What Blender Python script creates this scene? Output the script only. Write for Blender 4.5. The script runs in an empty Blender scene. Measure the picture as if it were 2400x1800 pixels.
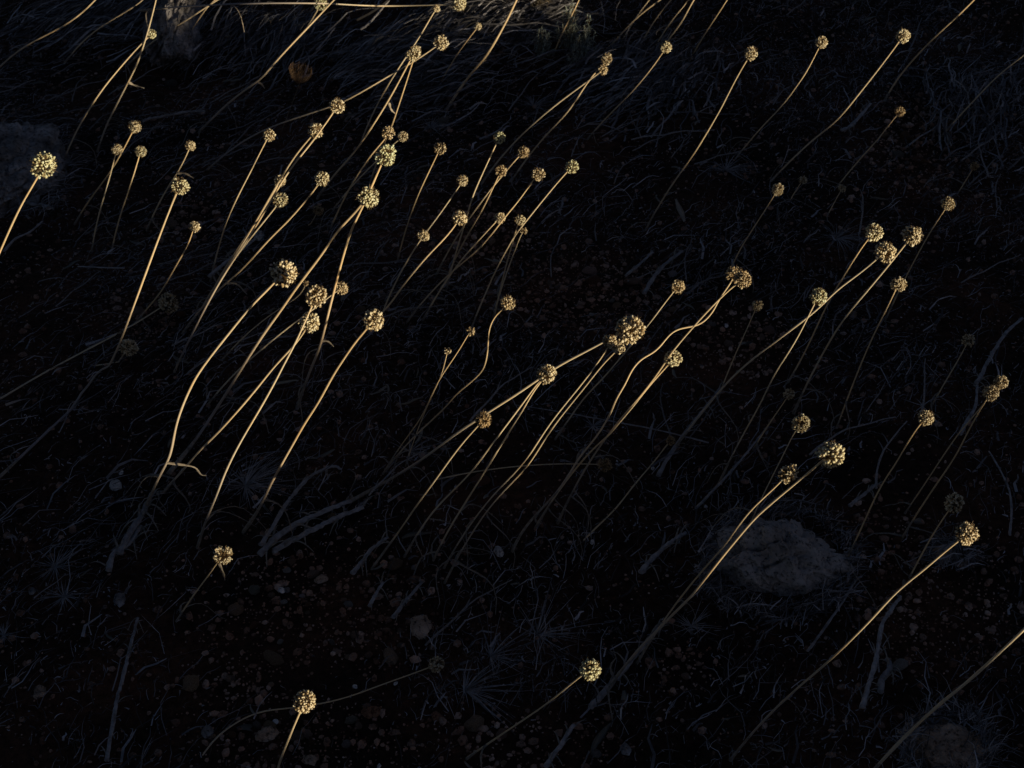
import bpy, math, random
import numpy as np
from mathutils import Vector

SC = bpy.context.scene
COL = SC.collection
R = math.radians

# ------------------------------------------------------------------ camera
CAM_H, PITCH, LENS = 2.1, R(40), 50.0
cam_d = bpy.data.cameras.new('camera'); cam = bpy.data.objects.new('camera', cam_d); COL.objects.link(cam)
cam.location = (0, 0, CAM_H); cam.rotation_euler = (math.pi/2 - PITCH, 0, 0)
cam_d.sensor_width = 36; cam_d.lens = LENS; cam_d.clip_start = .05; cam_d.clip_end = 4000
cam_d.dof.use_dof = True; cam_d.dof.focus_distance = 2.45; cam_d.dof.aperture_fstop = 16
SC.camera = cam

# ------------------------------------------------------------------ light: low warm sun from behind right, dusk sky
SUN_EL, SUN_A = R(5.6), R(47)        # elevation; travel direction turned left of the view
wd = bpy.data.worlds.new('World'); SC.world = wd; wd.use_nodes = True
nt = wd.node_tree; bg = nt.nodes['Background']
sky = nt.nodes.new('ShaderNodeTexSky'); sky.sky_type = 'NISHITA'; sky.sun_disc = False
sky.sun_elevation = SUN_EL; sky.sun_rotation = math.pi - SUN_A
sky.air_density = 1.0; sky.dust_density = .3; sky.ozone_density = 3.0
wb = nt.nodes.new('ShaderNodeMix'); wb.data_type = 'RGBA'; wb.blend_type = 'MULTIPLY'; wb.inputs[0].default_value = 1
wb.inputs[7].default_value = (1.20, .88, .96, 1)        # the camera's white balance for the whole sky
nt.links.new(sky.outputs[0], wb.inputs[6]); nt.links.new(wb.outputs[2], bg.inputs[0]); bg.inputs[1].default_value = 0.05
sd = bpy.data.lights.new('sun', 'SUN'); sun = bpy.data.objects.new('sun', sd); COL.objects.link(sun)
sd.energy = 5.0; sd.angle = R(.5); sd.color = (1.0, .90, .71)
trav = Vector((-math.sin(SUN_A)*math.cos(SUN_EL), math.cos(SUN_A)*math.cos(SUN_EL), -math.sin(SUN_EL)))
sun.rotation_euler = trav.to_track_quat('-Z', 'Y').to_euler()
vs = SC.view_settings
vs.view_transform = 'Standard'; vs.look = 'None'; vs.exposure = 0.12; vs.gamma = 1.0; vs.use_curve_mapping = False

# ---- what stands where: (label, head x, head y, head diameter, points down the stem, index of the point where
# the stem sinks into shade (or None), options).  Pixels of the 2400 x 1800 photograph, read off once and turned into
# real positions in metres by intersecting view rays with the terrain, the shade surface and the plane of each stem.
ALLIUMS = [
("big pale round seed head at the left edge in front of the grey boulder", 102,387,57,[(92,410),(66,452),(43,492),(22,540),(0,588),(-25,650)],None,dict(hz=.62,green=.8,w=7)),
("seed head on a long stalk that kinks low down beside a withered leaf", 421,436,42,[(413,453),(375,548),(334,662),(302,748),(284,797),(262,850),(229,900)],4,dict(base=1,trail=[(175,952),(120,1003),(60,1060),(0,1117),(-40,1155)],green=.5,w=7,leaf=[(229,900),(252,930),(268,955),(295,966)])),
("small seed head on a stalk bent just under it", 456,531,26,[(450,545),(442,575),(418,612),(392,660),(375,690),(345,722)],3,dict()),
("topmost head of the three small ones near the boulder", 316,297,31,[(308,315),(285,358),(258,407),(215,460)],2,dict()),
("leftmost head of the three small ones near the boulder", 274,350,26,[(269,368),(258,415),(236,485)],2,dict()),
("rightmost head of the three small ones near the boulder", 330,355,27,[(324,372),(312,418),(290,478)],2,dict(green=.4)),
("tiny seed head right above a curled pale leaf", 446,342,25,[(440,358),(420,400),(402,425)],2,dict(leaf=[(416,404),(436,405),(455,416)])),
("tiny seed head half behind a leaning stalk under the pale rock", 355,80,20,[(336,98),(306,130),(257,187),(228,225),(195,280),(187,293)],4,dict(green=.7)),
("headless looking stalk crossing in front of a tiny head at the top left", 372,-30,26,[(366,0),(347,76),(328,133),(321,152),(301,193),(262,266)],5,dict(w=5,leaf=[(303,192),(318,199),(339,205)])),
("stalk entering at the top left corner and running down to the left edge", 275,-60,28,[(225,0),(190,33),(157,57),(108,84),(52,108),(0,155)],4,dict(w=5)),
("short stalk dropping to the left at the top edge before the pale rock", 350,-20,22,[(336,0),(322,10),(293,30),(249,54)],3,dict(w=4)),
("long stalk lying almost level along the top edge with its head at the right", 1076,9,33,[(1058,11),(1007,11),(880,17),(790,8),(736,8),(600,6),(480,13),(366,19),(330,26)],None,dict(hz=.30,basez=.16,base=1,w=5,green=.3)),
("stalk leaning in front of the pale rock from the top edge", 545,-40,24,[(507,0),(491,8),(470,40),(461,52)],3,dict(w=4)),
("grey crooked stalk running down left of the small daisies", 560,-30,22,[(507,0),(458,35),(410,64),(372,87)],2,dict(w=5)),
("long straight golden stalk from the top edge that bends where a dead leaf hangs", 840,-60,34,[(782,0),(735,51),(681,106),(635,157),(616,182),(600,194),(564,217),(523,252),(477,298)],5,dict(w=6,leaf=[(606,191),(614,196),(621,206)])),
("blurred seed head cut by the top edge beside the long golden stalk", 752,8,30,[(745,24),(722,60),(700,95)],1,dict(green=.9)),
("very small seed head just under the level stalk at the top", 1023,20,18,[(1016,30),(996,65),(972,105),(953,131),(925,174),(906,206),(893,228)],6,dict()),
("round tan seed head up right of the crossing stalks", 1034,100,36,[(1018,112),(975,142),(945,158),(855,212),(805,240),(770,252),(690,278),(640,295)],6,dict(w=5)),
("seed head where three stalks meet near the top", 968,127,35,[(962,140),(944,174),(917,225),(887,274),(855,323),(833,355),(801,390),(779,415)],5,dict(green=.2,w=6)),
("small seed head tucked behind the one where three stalks meet", 975,119,24,[(967,146),(950,200),(928,266),(920,293),(901,334)],4,dict(w=5,leaf=[(912,240),(917,255),(926,264)])),
("round seed head above a bundle of stalks with a stalk behind it", 790,248,39,[(779,268),(752,305),(725,342),(692,380),(668,415),(640,460),(590,550),(545,612),(512,665),(478,727),(450,785),(431,821)],10,dict(w=6)),
("lopsided seed head below and left of the round one", 741,306,36,[(730,320),(700,353),(679,385),(662,412),(632,462),(585,548),(540,615),(505,672)],6,dict(w=6,miss=.35)),
("small seed head in front of a bundle of stalks", 657,424,28,[(648,440),(625,480),(590,535),(552,590),(520,640)],3,dict(w=5)),
("pale seed head at the right of the bundle of stalks", 657,468,36,[(650,481),(622,515),(600,542),(545,612),(500,675)],3,dict(green=.4,w=5)),
("seed head on a stalk that curves past a dead leaf", 755,419,34,[(742,437),(734,450),(692,500),(668,526),(633,558),(600,596),(564,637),(529,664),(501,690)],7,dict(green=.3,w=6,leaf=[(531,661),(556,664),(580,688)])),
("small seed head alone left of the bundle", 631,317,28,[(623,331),(600,377),(577,423),(562,450),(537,504),(527,531)],5,dict()),
("brownish seed head behind crossing stalks above the big pale head", 910,312,31,[(905,325),(871,360),(855,385),(830,423),(817,445)],3,dict(brown=.5,w=5,miss=.2)),
("small seed head right above the big pale one", 944,320,24,[(935,328),(917,342),(880,380),(836,423)],2,dict(w=4)),
("big whitish green seed head, upper of the two big ones left of centre", 904,363,50,[(894,385),(882,412),(871,437),(855,474),(839,507),(825,534),(814,567),(798,624),(787,667),(776,708),(765,754),(755,797),(744,830),(733,854)],12,dict(green=1,w=8,leaf=[(757,796),(770,798),(783,810)])),
("big seed head crossed by a stalk, lower of the two big ones left of centre", 863,462,55,[(849,476),(831,502),(798,531),(774,567),(749,605),(714,648),(681,694),(654,735),(624,773),(600,811),(570,857),(545,900),(515,946),(485,992)],11,dict(trail=[(456,1035),(423,1074),(395,1110)],green=.6,w=9,miss=.15)),
("very big loose seed head on a stalk that snakes down to a curled leaf", 665,640,64,[(647,658),(624,683),(600,705),(567,743),(537,781),(515,808),(488,843),(464,876),(450,900),(423,960),(409,1008),(404,1052),(393,1082),(380,1103),(363,1139),(342,1185)],14,dict(base=1,w=8,leaf=[(393,1082),(434,1087),(458,1093),(472,1109),(484,1111)])),
("oval tan seed head, upper of the stacked pair", 741,694,50,[(734,712),(722,737),(708,770),(689,811),(665,854),(643,900),(600,975),(564,1033),(537,1087),(522,1120),(507,1166),(488,1206),(476,1239)],11,dict(base=1,brown=.3,w=7,squash=1.25,miss=.1)),
("small seed head right of the stacked pair behind a long stalk", 800,675,33,[(782,688),(763,702),(744,718),(702,748),(662,778),(630,805),(600,830),(560,865)],6,dict(brown=.4,w=5)),
("seed head, lower of the stacked pair, with a stalk from the upper one behind it", 725,756,48,[(714,777),(692,808),(668,832),(635,868),(611,900),(570,949),(532,992),(499,1027),(466,1057),(445,1084),(420,1112),(393,1141),(369,1174)],9,dict(green=.2,w=7,squash=1.12)),
("shrivelled bud on a short curved stalk left of the stacked pair", 717,664,15,[(711,681),(695,700),(671,713)],2,dict(brown=.8,w=4,miss=.4)),
("round dense seed head on a plain stalk left of the centre", 875,750,51,[(860,771),(836,797),(817,824),(798,854),(776,884),(746,949),(719,981),(695,1027),(671,1068),(646,1114),(635,1133),(619,1171),(600,1206),(570,1247)],11,dict(base=1,w=8)),
("small ragged seed head above the gravelly gap", 1031,347,30,[(1027,358),(1007,399),(982,450),(963,501)],3,dict(brown=.3,miss=.2)),
("pale green seed head right of the ragged one", 1170,323,30,[(1163,337),(1131,407),(1112,447),(1099,488),(1085,540),(1075,570)],4,dict(green=1,w=5)),
("small seed head on the stalk that runs behind another small head", 1084,423,27,[(1079,434),(1066,450),(1034,499),(1001,540),(970,585)],4,dict(brown=.2,w=5)),
("small loose seed head with a stalk rising behind it", 992,552,29,[(985,564),(963,596),(944,629)],2,dict(miss=.15)),
("round seed head on a stalk curving away into the dark near the centre", 1077,511,37,[(1068,528),(1039,564),(1001,599),(974,634),(939,675),(920,708),(898,729)],4,dict(w=6)),
("dark lopsided seed head left of a brighter one in the upper middle", 1174,401,28,[(1165,420),(1153,445),(1130,495),(1105,535),(1085,570)],3,dict(brown=.7,miss=.3,w=5)),
("brown seed head higher up on the same lean as the dark lopsided one", 1227,357,29,[(1216,366),(1200,385),(1165,425),(1136,462),(1100,512),(1080,540)],4,dict(brown=.6,miss=.2,w=5)),
("broken tan seed head missing a bite at its left", 1261,409,33,[(1249,423),(1232,449),(1200,491),(1183,507),(1140,569),(1102,602),(1077,621)],5,dict(brown=.3,miss=.3,w=5)),
("small seed head where two stalks part in the upper middle", 1171,511,27,[(1160,522),(1129,556),(1094,594),(1072,621)],2,dict(w=5)),
("pale green seed head on a long straight stalk right of the broken one", 1340,391,33,[(1327,405),(1287,450),(1230,523),(1211,545),(1200,564),(1164,626),(1142,680),(1129,708)],5,dict(green=.9,w=5)),
("small seed head just left of the long straight stalk", 1219,516,26,[(1212,530),(1204,560),(1195,590)],2,dict(green=.1)),
("tiny dim seed head right behind the long straight stalk", 1228,541,18,[(1219,553),(1212,575),(1204,594)],2,dict(brown=.5,miss=.3)),
("seed head on a thin pale stalk with an S bend right of centre", 1190,709,37,[(1178,725),(1159,743),(1145,775),(1144,816),(1137,857),(1123,878),(1099,900),(1075,919),(1058,938),(1034,965),(980,1014)],8,dict(brown=.3,w=5)),
("sparse little seed head left of the S bent stalk", 1103,776,24,[(1095,787),(1075,824),(1045,865),(1026,895),(1004,943),(988,981),(955,1022)],4,dict(brown=.5,miss=.5,w=4)),
("tiny star like seed head, lowest left of the S bent stalk", 1049,822,18,[(1047,832),(1039,865),(1031,890),(1012,928)],3,dict(brown=.4,miss=.5,w=3)),
("largest seed head of all, right of centre, on a very long low leaning stalk", 1476,773,68,[(1445,786),(1417,800),(1363,830),(1322,849),(1281,876),(1246,900),(1200,932),(1145,965),(1115,987),(1075,1011),(1034,1044),(980,1084)],10,dict(trail=[(939,1109),(885,1139),(817,1177)],w=8,brown=.1)),
("upper left lobe of the heads tucked below the largest one", 1430,801,36,[(1424,818),(1404,845),(1371,893),(1325,946),(1279,1005),(1249,1057),(1224,1089),(1200,1116),(1167,1148),(1140,1179)],8,dict(w=5,brown=.2)),
("seed head tucked under the largest one at its lower left", 1450,815,32,[(1443,826),(1412,852),(1376,903),(1330,957),(1284,1015),(1254,1070),(1228,1103),(1200,1131),(1156,1177),(1123,1223)],8,dict(w=5)),
("seed head crossed by the very long low leaning stalk", 1280,878,46,[(1268,895),(1246,922),(1227,960),(1200,1003),(1172,1046),(1148,1087),(1123,1128),(1072,1206),(1045,1253)],6,dict(w=6,squash=1.1)),
("small head behind the one crossed by the long stalk", 1291,872,30,[(1270,890),(1256,902),(1235,933),(1200,979),(1164,1027),(1129,1074),(1102,1112),(1061,1150),(1018,1193),(988,1236)],6,dict(w=6)),
("grey dark seed head sitting on the long low leaning stalk", 1133,983,40,[(1121,998),(1088,1033),(1061,1068),(1034,1106),(1001,1152),(974,1187),(950,1225),(920,1266),(871,1334)],5,dict(w=6,brown=.9)),  # brown tint stands in for shade falling on this head
("seed head on a thin stalk passing right of the largest head", 1589,672,34,[(1577,686),(1558,710),(1528,751),(1506,778),(1471,819),(1439,857),(1403,900),(1368,930),(1341,973),(1317,1006)],4,dict(brown=.5,w=5)),
("wide ragged seed head with the wavy pale stalk", 1722,644,42,[(1712,664),(1685,702),(1672,729),(1650,754),(1626,765),(1593,770),(1569,784),(1547,813),(1525,830),(1501,843),(1479,870),(1466,900),(1444,935),(1433,965),(1409,1008),(1384,1041),(1355,1076),(1336,1109),(1308,1150),(1279,1182),(1227,1239),(1200,1293)],14,dict(base=1,w=6,brown=.6,miss=.2)),
("seed head joined to the right of the ragged one, on the straight golden stalk", 1741,655,42,[(1722,668),(1680,705),(1631,759),(1601,794),(1577,822),(1561,846),(1536,884),(1500,930),(1460,975),(1430,1012)],9,dict(w=6,brown=.5)),
("seed head below the wavy stalk where the golden stalk passes behind it", 1577,840,42,[(1566,856),(1544,879),(1525,900),(1498,935),(1471,968),(1450,992),(1431,1017),(1412,1033),(1390,1052),(1365,1079)],6,dict(green=.4,w=6)),
("small dim seed head right of the wavy stalk", 1775,716,27,[(1767,732),(1753,767),(1737,800)],0,dict(brown=.1,w=4)),
("seed head on a clean golden stalk in the upper right middle", 1760,125,33,[(1751,141),(1729,176),(1702,230),(1683,268),(1656,312),(1626,363),(1601,396),(1574,434)],6,dict(w=5)),
("small seed head between the twin heads and the clean golden stalk", 1561,111,27,[(1554,122),(1534,152),(1506,187),(1471,228),(1430,266)],3,dict(w=4,green=.2)),
("upper of the twin heads that touch each other", 1422,138,27,[(1412,155),(1401,163),(1374,195),(1349,239),(1322,274),(1294,301)],5,dict(w=5,brown=.2)),
("lower of the twin heads that touch each other", 1413,164,25,[(1401,174),(1374,193),(1322,231),(1281,263),(1233,306),(1200,339)],4,dict(w=5,brown=.4)),
("thick golden stalk from the top edge passing right of the sunlit dry bush", 1235,-50,36,[(1210,0),(1190,45),(1165,90),(1137,138),(1118,156),(1098,180)],4,dict(w=8,leaf=[(1130,142),(1135,141),(1139,139)])),
("tiny seed head right of the round tan head near the top", 1121,62,18,[(1113,72),(1095,95),(1075,122)],2,dict(w=4,miss=.3)),
("grey stalk dropping from the top edge to the silvery shrublet", 1375,-40,24,[(1357,0),(1341,35),(1325,62),(1317,79)],3,dict(w=4)),
("stalk from the top edge with a long curve beside the twin heads", 1600,-40,26,[(1547,0),(1520,19),(1493,41),(1468,65),(1439,100),(1417,119)],3,dict(w=5)),
("short stalk end at the top edge, leftmost of the cluster entering there", 1545,-35,22,[(1523,0),(1506,19),(1490,42)],2,dict(w=4)),
("thin stalk at the top edge, second of the cluster entering there", 1600,-30,22,[(1572,0),(1547,30),(1534,49)],2,dict(w=4)),
("golden stalk at the top edge, rightmost of the cluster entering there", 1650,-40,24,[(1626,0),(1612,24),(1599,52),(1577,79)],3,dict(w=5)),
("crooked pale stalk at the top edge, third of the cluster entering there", 1625,-20,22,[(1610,8),(1588,30),(1566,60)],2,dict(w=4)),
("thin dull stalk crossing the top edge right of the cluster", 1730,-40,24,[(1704,0),(1683,33),(1656,73)],2,dict(w=4)),
("small seed head, left of the two at the top right", 1926,99,28,[(1918,114),(1900,152),(1881,184),(1854,220),(1833,250),(1800,282)],4,dict(w=4)),
("seed head, right of the two at the top right, on a long straight stalk", 2116,84,33,[(2106,100),(2079,136),(2044,182),(2009,225),(1976,268),(1946,298),(1917,317),(1881,350),(1849,380)],5,dict(w=5,green=.1)),
("long stalk entering at the top right corner without its head", 2340,-60,32,[(2283,0),(2248,35),(2215,65),(2188,90),(2153,125),(2120,163),(2096,195),(2079,225)],3,dict(w=5)),
("dim brown stalk entering from the upper right edge", 2450,90,30,[(2400,130),(2370,152),(2337,179),(2310,206),(2275,244),(2239,282)],1,dict(w=4)),
("small brown seed head below the two at the top right", 2108,262,25,[(2101,272),(2077,301),(2055,331),(2036,350)],1,dict(brown=.8,w=4,miss=.2)),
("small seed head alone at the right of the dark middle", 1823,444,29,[(1815,457),(1800,482),(1767,534),(1740,572),(1715,624)],1,dict(w=4)),
("seed head near the right edge above the trio", 2222,478,32,[(2215,491),(2188,531),(2172,558)],1,dict(w=4,brown=.2)),
("seed head, upper left of the right hand trio, its stalk shaded just below it", 2047,545,42,[(2030,567),(2020,580),(1995,618),(1971,659),(1944,702),(1919,754),(1890,822),(1854,884)],3,dict(w=5,green=.3)),
("seed head, lowest of the right hand trio, on a slanting stalk", 2074,591,50,[(2058,604),(2031,629),(1990,659),(1957,683),(1930,713),(1895,743),(1854,773),(1800,816),(1770,835),(1729,873),(1702,897),(1647,965),(1612,1008)],8,dict(w=6)),
("roundest seed head, right one of the right hand trio", 2138,553,46,[(2123,571),(2090,613),(2052,659),(2017,700),(1976,748),(1946,797)],4,dict(w=6)),
("seed head below the right hand trio on a steep stalk", 2106,667,36,[(2098,681),(2085,710),(2066,748),(2044,792),(2022,843),(2001,895)],2,dict(w=5,brown=.1)),
("greenish seed head left of the trio beside the slanting stalk", 1918,695,40,[(1908,714),(1892,746),(1873,786),(1843,835),(1822,865),(1805,897),(1780,952),(1759,987)],5,dict(w=5,green=.8)),
("dim seed head near the right edge low in the shade", 2270,798,29,[(2261,816),(2242,851),(2212,900),(2182,954)],None,dict(dark=1,w=4)),
("seed head on a straight stalk left of the touching pair at the right edge", 2170,979,38,[(2157,994),(2136,1022),(2115,1060),(2096,1093),(2077,1118),(2050,1166),(2031,1212),(1998,1282)],2,dict(w=5)),
("lower left head of the touching pair at the right edge", 2322,922,38,[(2311,938),(2288,976),(2261,1025),(2245,1063),(2207,1117),(2172,1168)],1,dict(w=5,brown=.3)),
("upper right head of the touching pair at the right edge", 2345,897,33,[(2333,912),(2304,949),(2261,1000),(2234,1030),(2180,1117),(2131,1187)],1,dict(w=4,brown=.2)),
("cone shaped seed head above the biggest one on the right", 1877,992,42,[(1865,1007),(1852,1033),(1835,1068),(1800,1136)],1,dict(w=4,squash=1.2,green=.2)),
("dim small seed head above the cone shaped one", 1849,924,26,[(1840,940),(1815,975),(1800,997)],None,dict(dark=1,w=4)),
("pointed oval seed head left of the biggest one on the right", 1847,1110,44,[(1831,1128),(1800,1158),(1764,1190),(1737,1223),(1710,1263),(1694,1285),(1661,1320)],5,dict(w=6,squash=1.3)),
("big bright seed head on the right with a thick stalk over the speckled boulder", 1946,1066,63,[(1925,1081),(1895,1109),(1854,1141),(1800,1187),(1770,1212),(1737,1253),(1702,1293),(1658,1350),(1634,1380),(1618,1402),(1585,1431),(1547,1472),(1512,1505),(1471,1551),(1430,1608)],9,dict(w=8,green=.3)),
("unlit seed head above the bright one at the lower right", 2237,1179,44,[(2218,1204),(2193,1242),(2172,1277),(2136,1345)],None,dict(dark=1,w=5)),
("bright seed head at the lower right on a long curved stalk", 2266,1251,54,[(2245,1269),(2207,1299),(2180,1323),(2147,1350),(2112,1377),(2079,1410),(2044,1450),(2012,1483),(1968,1526),(1936,1556),(1881,1602),(1838,1640)],9,dict(w=7,brown=.3)),
("thick golden stalk entering from the lower right edge without its head", 2480,1400,56,[(2440,1436),(2400,1475),(2356,1518),(2307,1562),(2261,1605),(2220,1635),(2185,1665)],3,dict(w=10)),
("lone seed head low in the middle", 1382,1570,52,[(1363,1583),(1330,1610),(1295,1640),(1249,1673),(1200,1705),(1156,1735),(1115,1762)],2,dict(w=6,green=.7)),
("lone seed head at the bottom on a short steep stalk", 714,1645,52,[(702,1671),(684,1713),(671,1746),(660,1773),(652,1797)],3,dict(w=8,brown=.1,squash=1.12)),
("dim seed head on a stalk fallen across behind the lone bottom head", 1023,1557,38,[(1001,1567),(939,1589),(871,1613),(817,1635),(749,1651),(690,1658),(655,1663),(600,1666),(542,1700),(502,1730),(475,1770)],None,dict(lying=1,w=5)),
("sparse open seed head with a drooping bract at the lower left", 523,1301,46,[(510,1318),(488,1350),(461,1385),(439,1415)],1,dict(w=5,miss=.45,leaf=[(515,1318),(524,1339),(528,1357)])),
("dim seed head left of the bundle on a stalk fallen to the left", 395,710,48,[(377,720),(310,765),(232,805),(110,868),(0,935)],None,dict(lying=1,w=5,brown=.2)),
("dim seed head low at the left near the kinked stalk", 301,814,42,[(285,838),(262,868),(240,892),(225,905)],None,dict(dark=1,w=4)),
("small dim brown seed head between the bundle and the big crossed head", 746,493,26,[(738,508),(722,535)],None,dict(dark=1,w=3,brown=.8)),
("rusty dim seed head at the end of a stalk fallen below the centre", 1418,1090,34,[(1400,1088),(1349,1087),(1292,1087),(1200,1093),(1129,1103),(1075,1112),(1023,1124)],None,dict(lying=1,w=4,brown=1)),
("rusty dim seed head right of the fallen stalk", 1572,1033,24,[(1560,1045),(1523,1098),(1487,1130),(1450,1190),(1409,1223),(1368,1266)],None,dict(lying=1,w=5,brown=1)),
("faint small seed head left of the two faint ones in the right middle", 1881,422,20,[(1875,432),(1860,455)],None,dict(dark=1,w=3)),
("faint small seed head right of its twin in the right middle", 1974,441,20,[(1968,452),(1955,475)],None,dict(dark=1,w=3)),
("faint brown seed head near the right edge above the middle", 2284,389,20,[(2278,400),(2265,420)],None,dict(dark=1,w=3,brown=.8)),
]
# stems lying on the soil: (name, label, points, width px, height above ground)
STALKS = [
("dead_stalk","broad bleached stalk lying low left of centre, upper of the forked pair",[(822,1177),(763,1201),(708,1225),(654,1258),(608,1304)],15,.012),
("dead_stalk","broad bleached stalk lying low left of centre, lower of the forked pair",[(852,1192),(790,1217),(735,1245),(681,1272),(640,1296)],15,.010),
("dead_stalk","grey stalk arching above the forked pair with a leaf at its tip",[(800,1102),(779,1095),(730,1117),(695,1152),(668,1187),(641,1234),(611,1280)],10,.03),
("dead_stalk","short grey stalk right of the forked pair",[(909,1261),(871,1290),(848,1320),(825,1347)],11,.01),
("dead_stalk","broken pale stalk pointing at the cracked stone from the left",[(990,1366),(961,1399),(940,1425),(920,1450)],10,.01),
("dead_stalk","short broken stalk left of the one pointing at the cracked stone",[(898,1366),(880,1395),(866,1423)],9,.01),
("dead_stalk","long weathered stalk standing out at the bottom left",[(323,1450),(310,1500),(301,1534),(293,1572),(274,1643),(263,1708),(250,1784)],9,.015),
("dead_stalk","speckled pale stalk at the lower right left of the white bent one",[(2110,1400),(2085,1435),(2066,1467),(2058,1513),(2052,1551),(2033,1613),(2020,1662)],11,.02),
("dead_stalk","white bent stalk stub at the lower right",[(2076,1546),(2085,1558),(2082,1575),(2068,1592),(2063,1627)],13,.02),
("dead_stalk","grey knotted stalk right of the speckled boulder",[(2020,1352),(2005,1362),(1975,1412),(1940,1462),(1910,1505),(1892,1528)],6,.015),
("dead_stalk","pale sheath of the snaking stalk's neighbour at the left",[(356,1160),(330,1215),(300,1260),(280,1300)],16,.02),
("dead_stalk","lower pale sheath curling at the left",[(330,1235),(305,1275),(268,1300),(255,1340)],13,.015),
("dead_stalk","thin grey stalk crossing right of centre under the golden ones",[(1205,949),(1300,964),(1346,972),(1444,990),(1539,1008),(1661,1038)],4,.05),
("dead_stalk","thick dull stalk running down from the slanting one",[(1688,911),(1647,965),(1612,1008),(1572,1065),(1542,1117)],10,.02),
("dead_stalk","dull stalk on the far side of the speckled boulder's left",[(1800,1000),(1740,1075),(1700,1120),(1672,1150),(1631,1193)],6,.02),
("dead_stalk","splintered stalk left of the speckled boulder",[(1608,1250),(1570,1275),(1530,1310),(1500,1345)],12,.015),
("dead_stalk","grey stalk above the heap at the bottom middle",[(1345,1700),(1320,1740),(1295,1775),(1280,1800)],12,.015),
("dead_stalk","broad flattened stalk in front of the thick stalk at the bottom",[(1545,1475),(1500,1525),(1455,1580),(1385,1660)],13,.012),
("dead_stalk","grey reed at the right edge leaning down left",[(2395,748),(2355,785),(2320,840),(2300,880),(2288,900)],9,.02),
("dead_stalk","pale flat reed right of the touching pair",[(2290,905),(2285,955),(2265,990),(2250,1020)],8,.02),
("dead_stalk","curved grey twig near the right edge in the lower middle",[(2318,1058),(2345,1105),(2365,1150),(2370,1200),(2366,1255)],5,.02),
("dead_stalk","grey stalk end above the speckled boulder",[(2055,1135),(2025,1160),(1990,1188)],9,.015),
("dead_stalk","bleached stalk in the upper right, left of the pebbly soil",[(2040,245),(2015,275),(1990,300),(1972,308)],8,.015),
("dead_stalk","pale stalk left of a straight stalk in the dark middle",[(1600,590),(1560,620),(1530,655),(1510,690)],10,.02),
("dead_stalk","grey stalk above the gravelly gap in the centre",[(1530,592),(1500,620),(1466,648)],7,.02),
("dead_stalk","upper grey stalk of the dense litter at the top",[(1050,35),(1000,80),(950,110),(905,132)],9,.03),
("dead_stalk","second grey stalk of the dense litter at the top",[(1100,50),(1060,95),(1010,140),(975,170)],9,.03),
("dead_stalk","golden dead twig with side shoots near the top edge",[(912,2),(895,22),(875,45),(858,62),(845,70)],6,.10),
("dead_stalk","lit straw stub pointing up under the golden stalk",[(785,66),(765,92),(742,118)],4,.08),
("dead_stalk","pale flat straw pointing right near the upper left",[(481,262),(440,264),(390,273),(350,280),(335,287)],7,.04),
("dead_stalk","thick grey stalk running left from the bundle's dead leaf",[(600,560),(570,585),(520,625),(490,650)],9,.03),
("dead_stalk","thin level straw at the left under the kinked stalk's bend",[(182,625),(240,628),(292,629)],4,.03),
("dead_stalk","bone white short stick at the left edge",[(65,478),(85,483),(104,484),(118,490)],10,.02),
("dead_stalk","grey straw fan stalk at the left edge",[(100,520),(70,545),(35,562),(10,590)],6,.03),
]
ROCKS = [ # label, centre px, half-width px, half-height px, height factor, seed
("large dark grey boulder cut by the left edge",(52,385),105,95,.55,3,'grey'),
("tall pale rock at the top edge behind the level stalk",(412,58),58,85,.9,7,'grey'),
("speckled bluish boulder at the lower right",(1822,1310),150,112,.75,13,'pale'),
("layered flat brown rock at the bottom right",(2215,1752),85,75,.35,15,'brown'),
("rounded pale stone left of the pebble by the bright lower right head",(2202,1300),27,22,.7,21,'brown'),
("smaller rounded stone right of the pale one by the bright lower right head",(2254,1318),16,12,.7,22,'brown'),
("white angular stone at the left in the dark",(273,1136),15,14,.6,23,'pale'),
("cracked pale stone low in the middle",(984,1462),24,29,.6,24,'brown'),
("split brown stone at the bottom beside the lone bottom head",(875,1668),24,16,.7,25,'red'),
("long flat stone at the bottom edge left of the short stalk",(630,1722),28,11,.6,26,'brown'),
("squarish stone at the bottom edge below the flat one",(728,1780),20,14,.7,27,'brown'),
("orange pebble at the bottom middle",(1022,1678),13,12,.7,28,'red'),
("stone at the left above the long weathered stalk",(280,1405),14,18,.7,29,'grey'),
("rounded white pebble where the bundle's stalks cross",(608,552),11,13,.8,30,'pale'),
("stone near the bottom with a reddish neighbour",(1465,1752),14,17,.7,31,'grey'),
("bluish white stone below the fallen stalk in the middle",(1170,1292),11,14,.7,32,'pale'),
("brown stone at the lower left in the dark",(93,1620),15,14,.7,33,'brown'),
("round stone at the lower left near the fallen stalk's end",(487,1713),13,13,.8,34,'grey'),
("light stone at the bottom left edge",(75,1385),9,8,.8,35,'grey'),
("wide stone just below the forked bleached stalks",(752,1358),18,10,.6,36,'brown'),
]

# ------------------------------------------------------------------ small maths
rng = np.random.default_rng(12)
FPX = 2400/36*LENS
FW = np.array([0, math.cos(PITCH), -math.sin(PITCH)]); UP = np.array([0, math.sin(PITCH), math.cos(PITCH)])
EYE = np.array([0, 0, CAM_H])
SA, CA, TE = math.sin(SUN_A), math.cos(SUN_A), math.tan(SUN_EL)

def ray(p): return FW + np.array([1., 0, 0])*(p[0]-1200)/FPX - UP*(p[1]-900)/FPX
def to_px(P):
    P = np.atleast_2d(P) - EYE; d = P @ FW
    return np.stack([1200+FPX*P[:, 0]/d, 900-FPX*(P @ UP)/d], 1)

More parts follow.
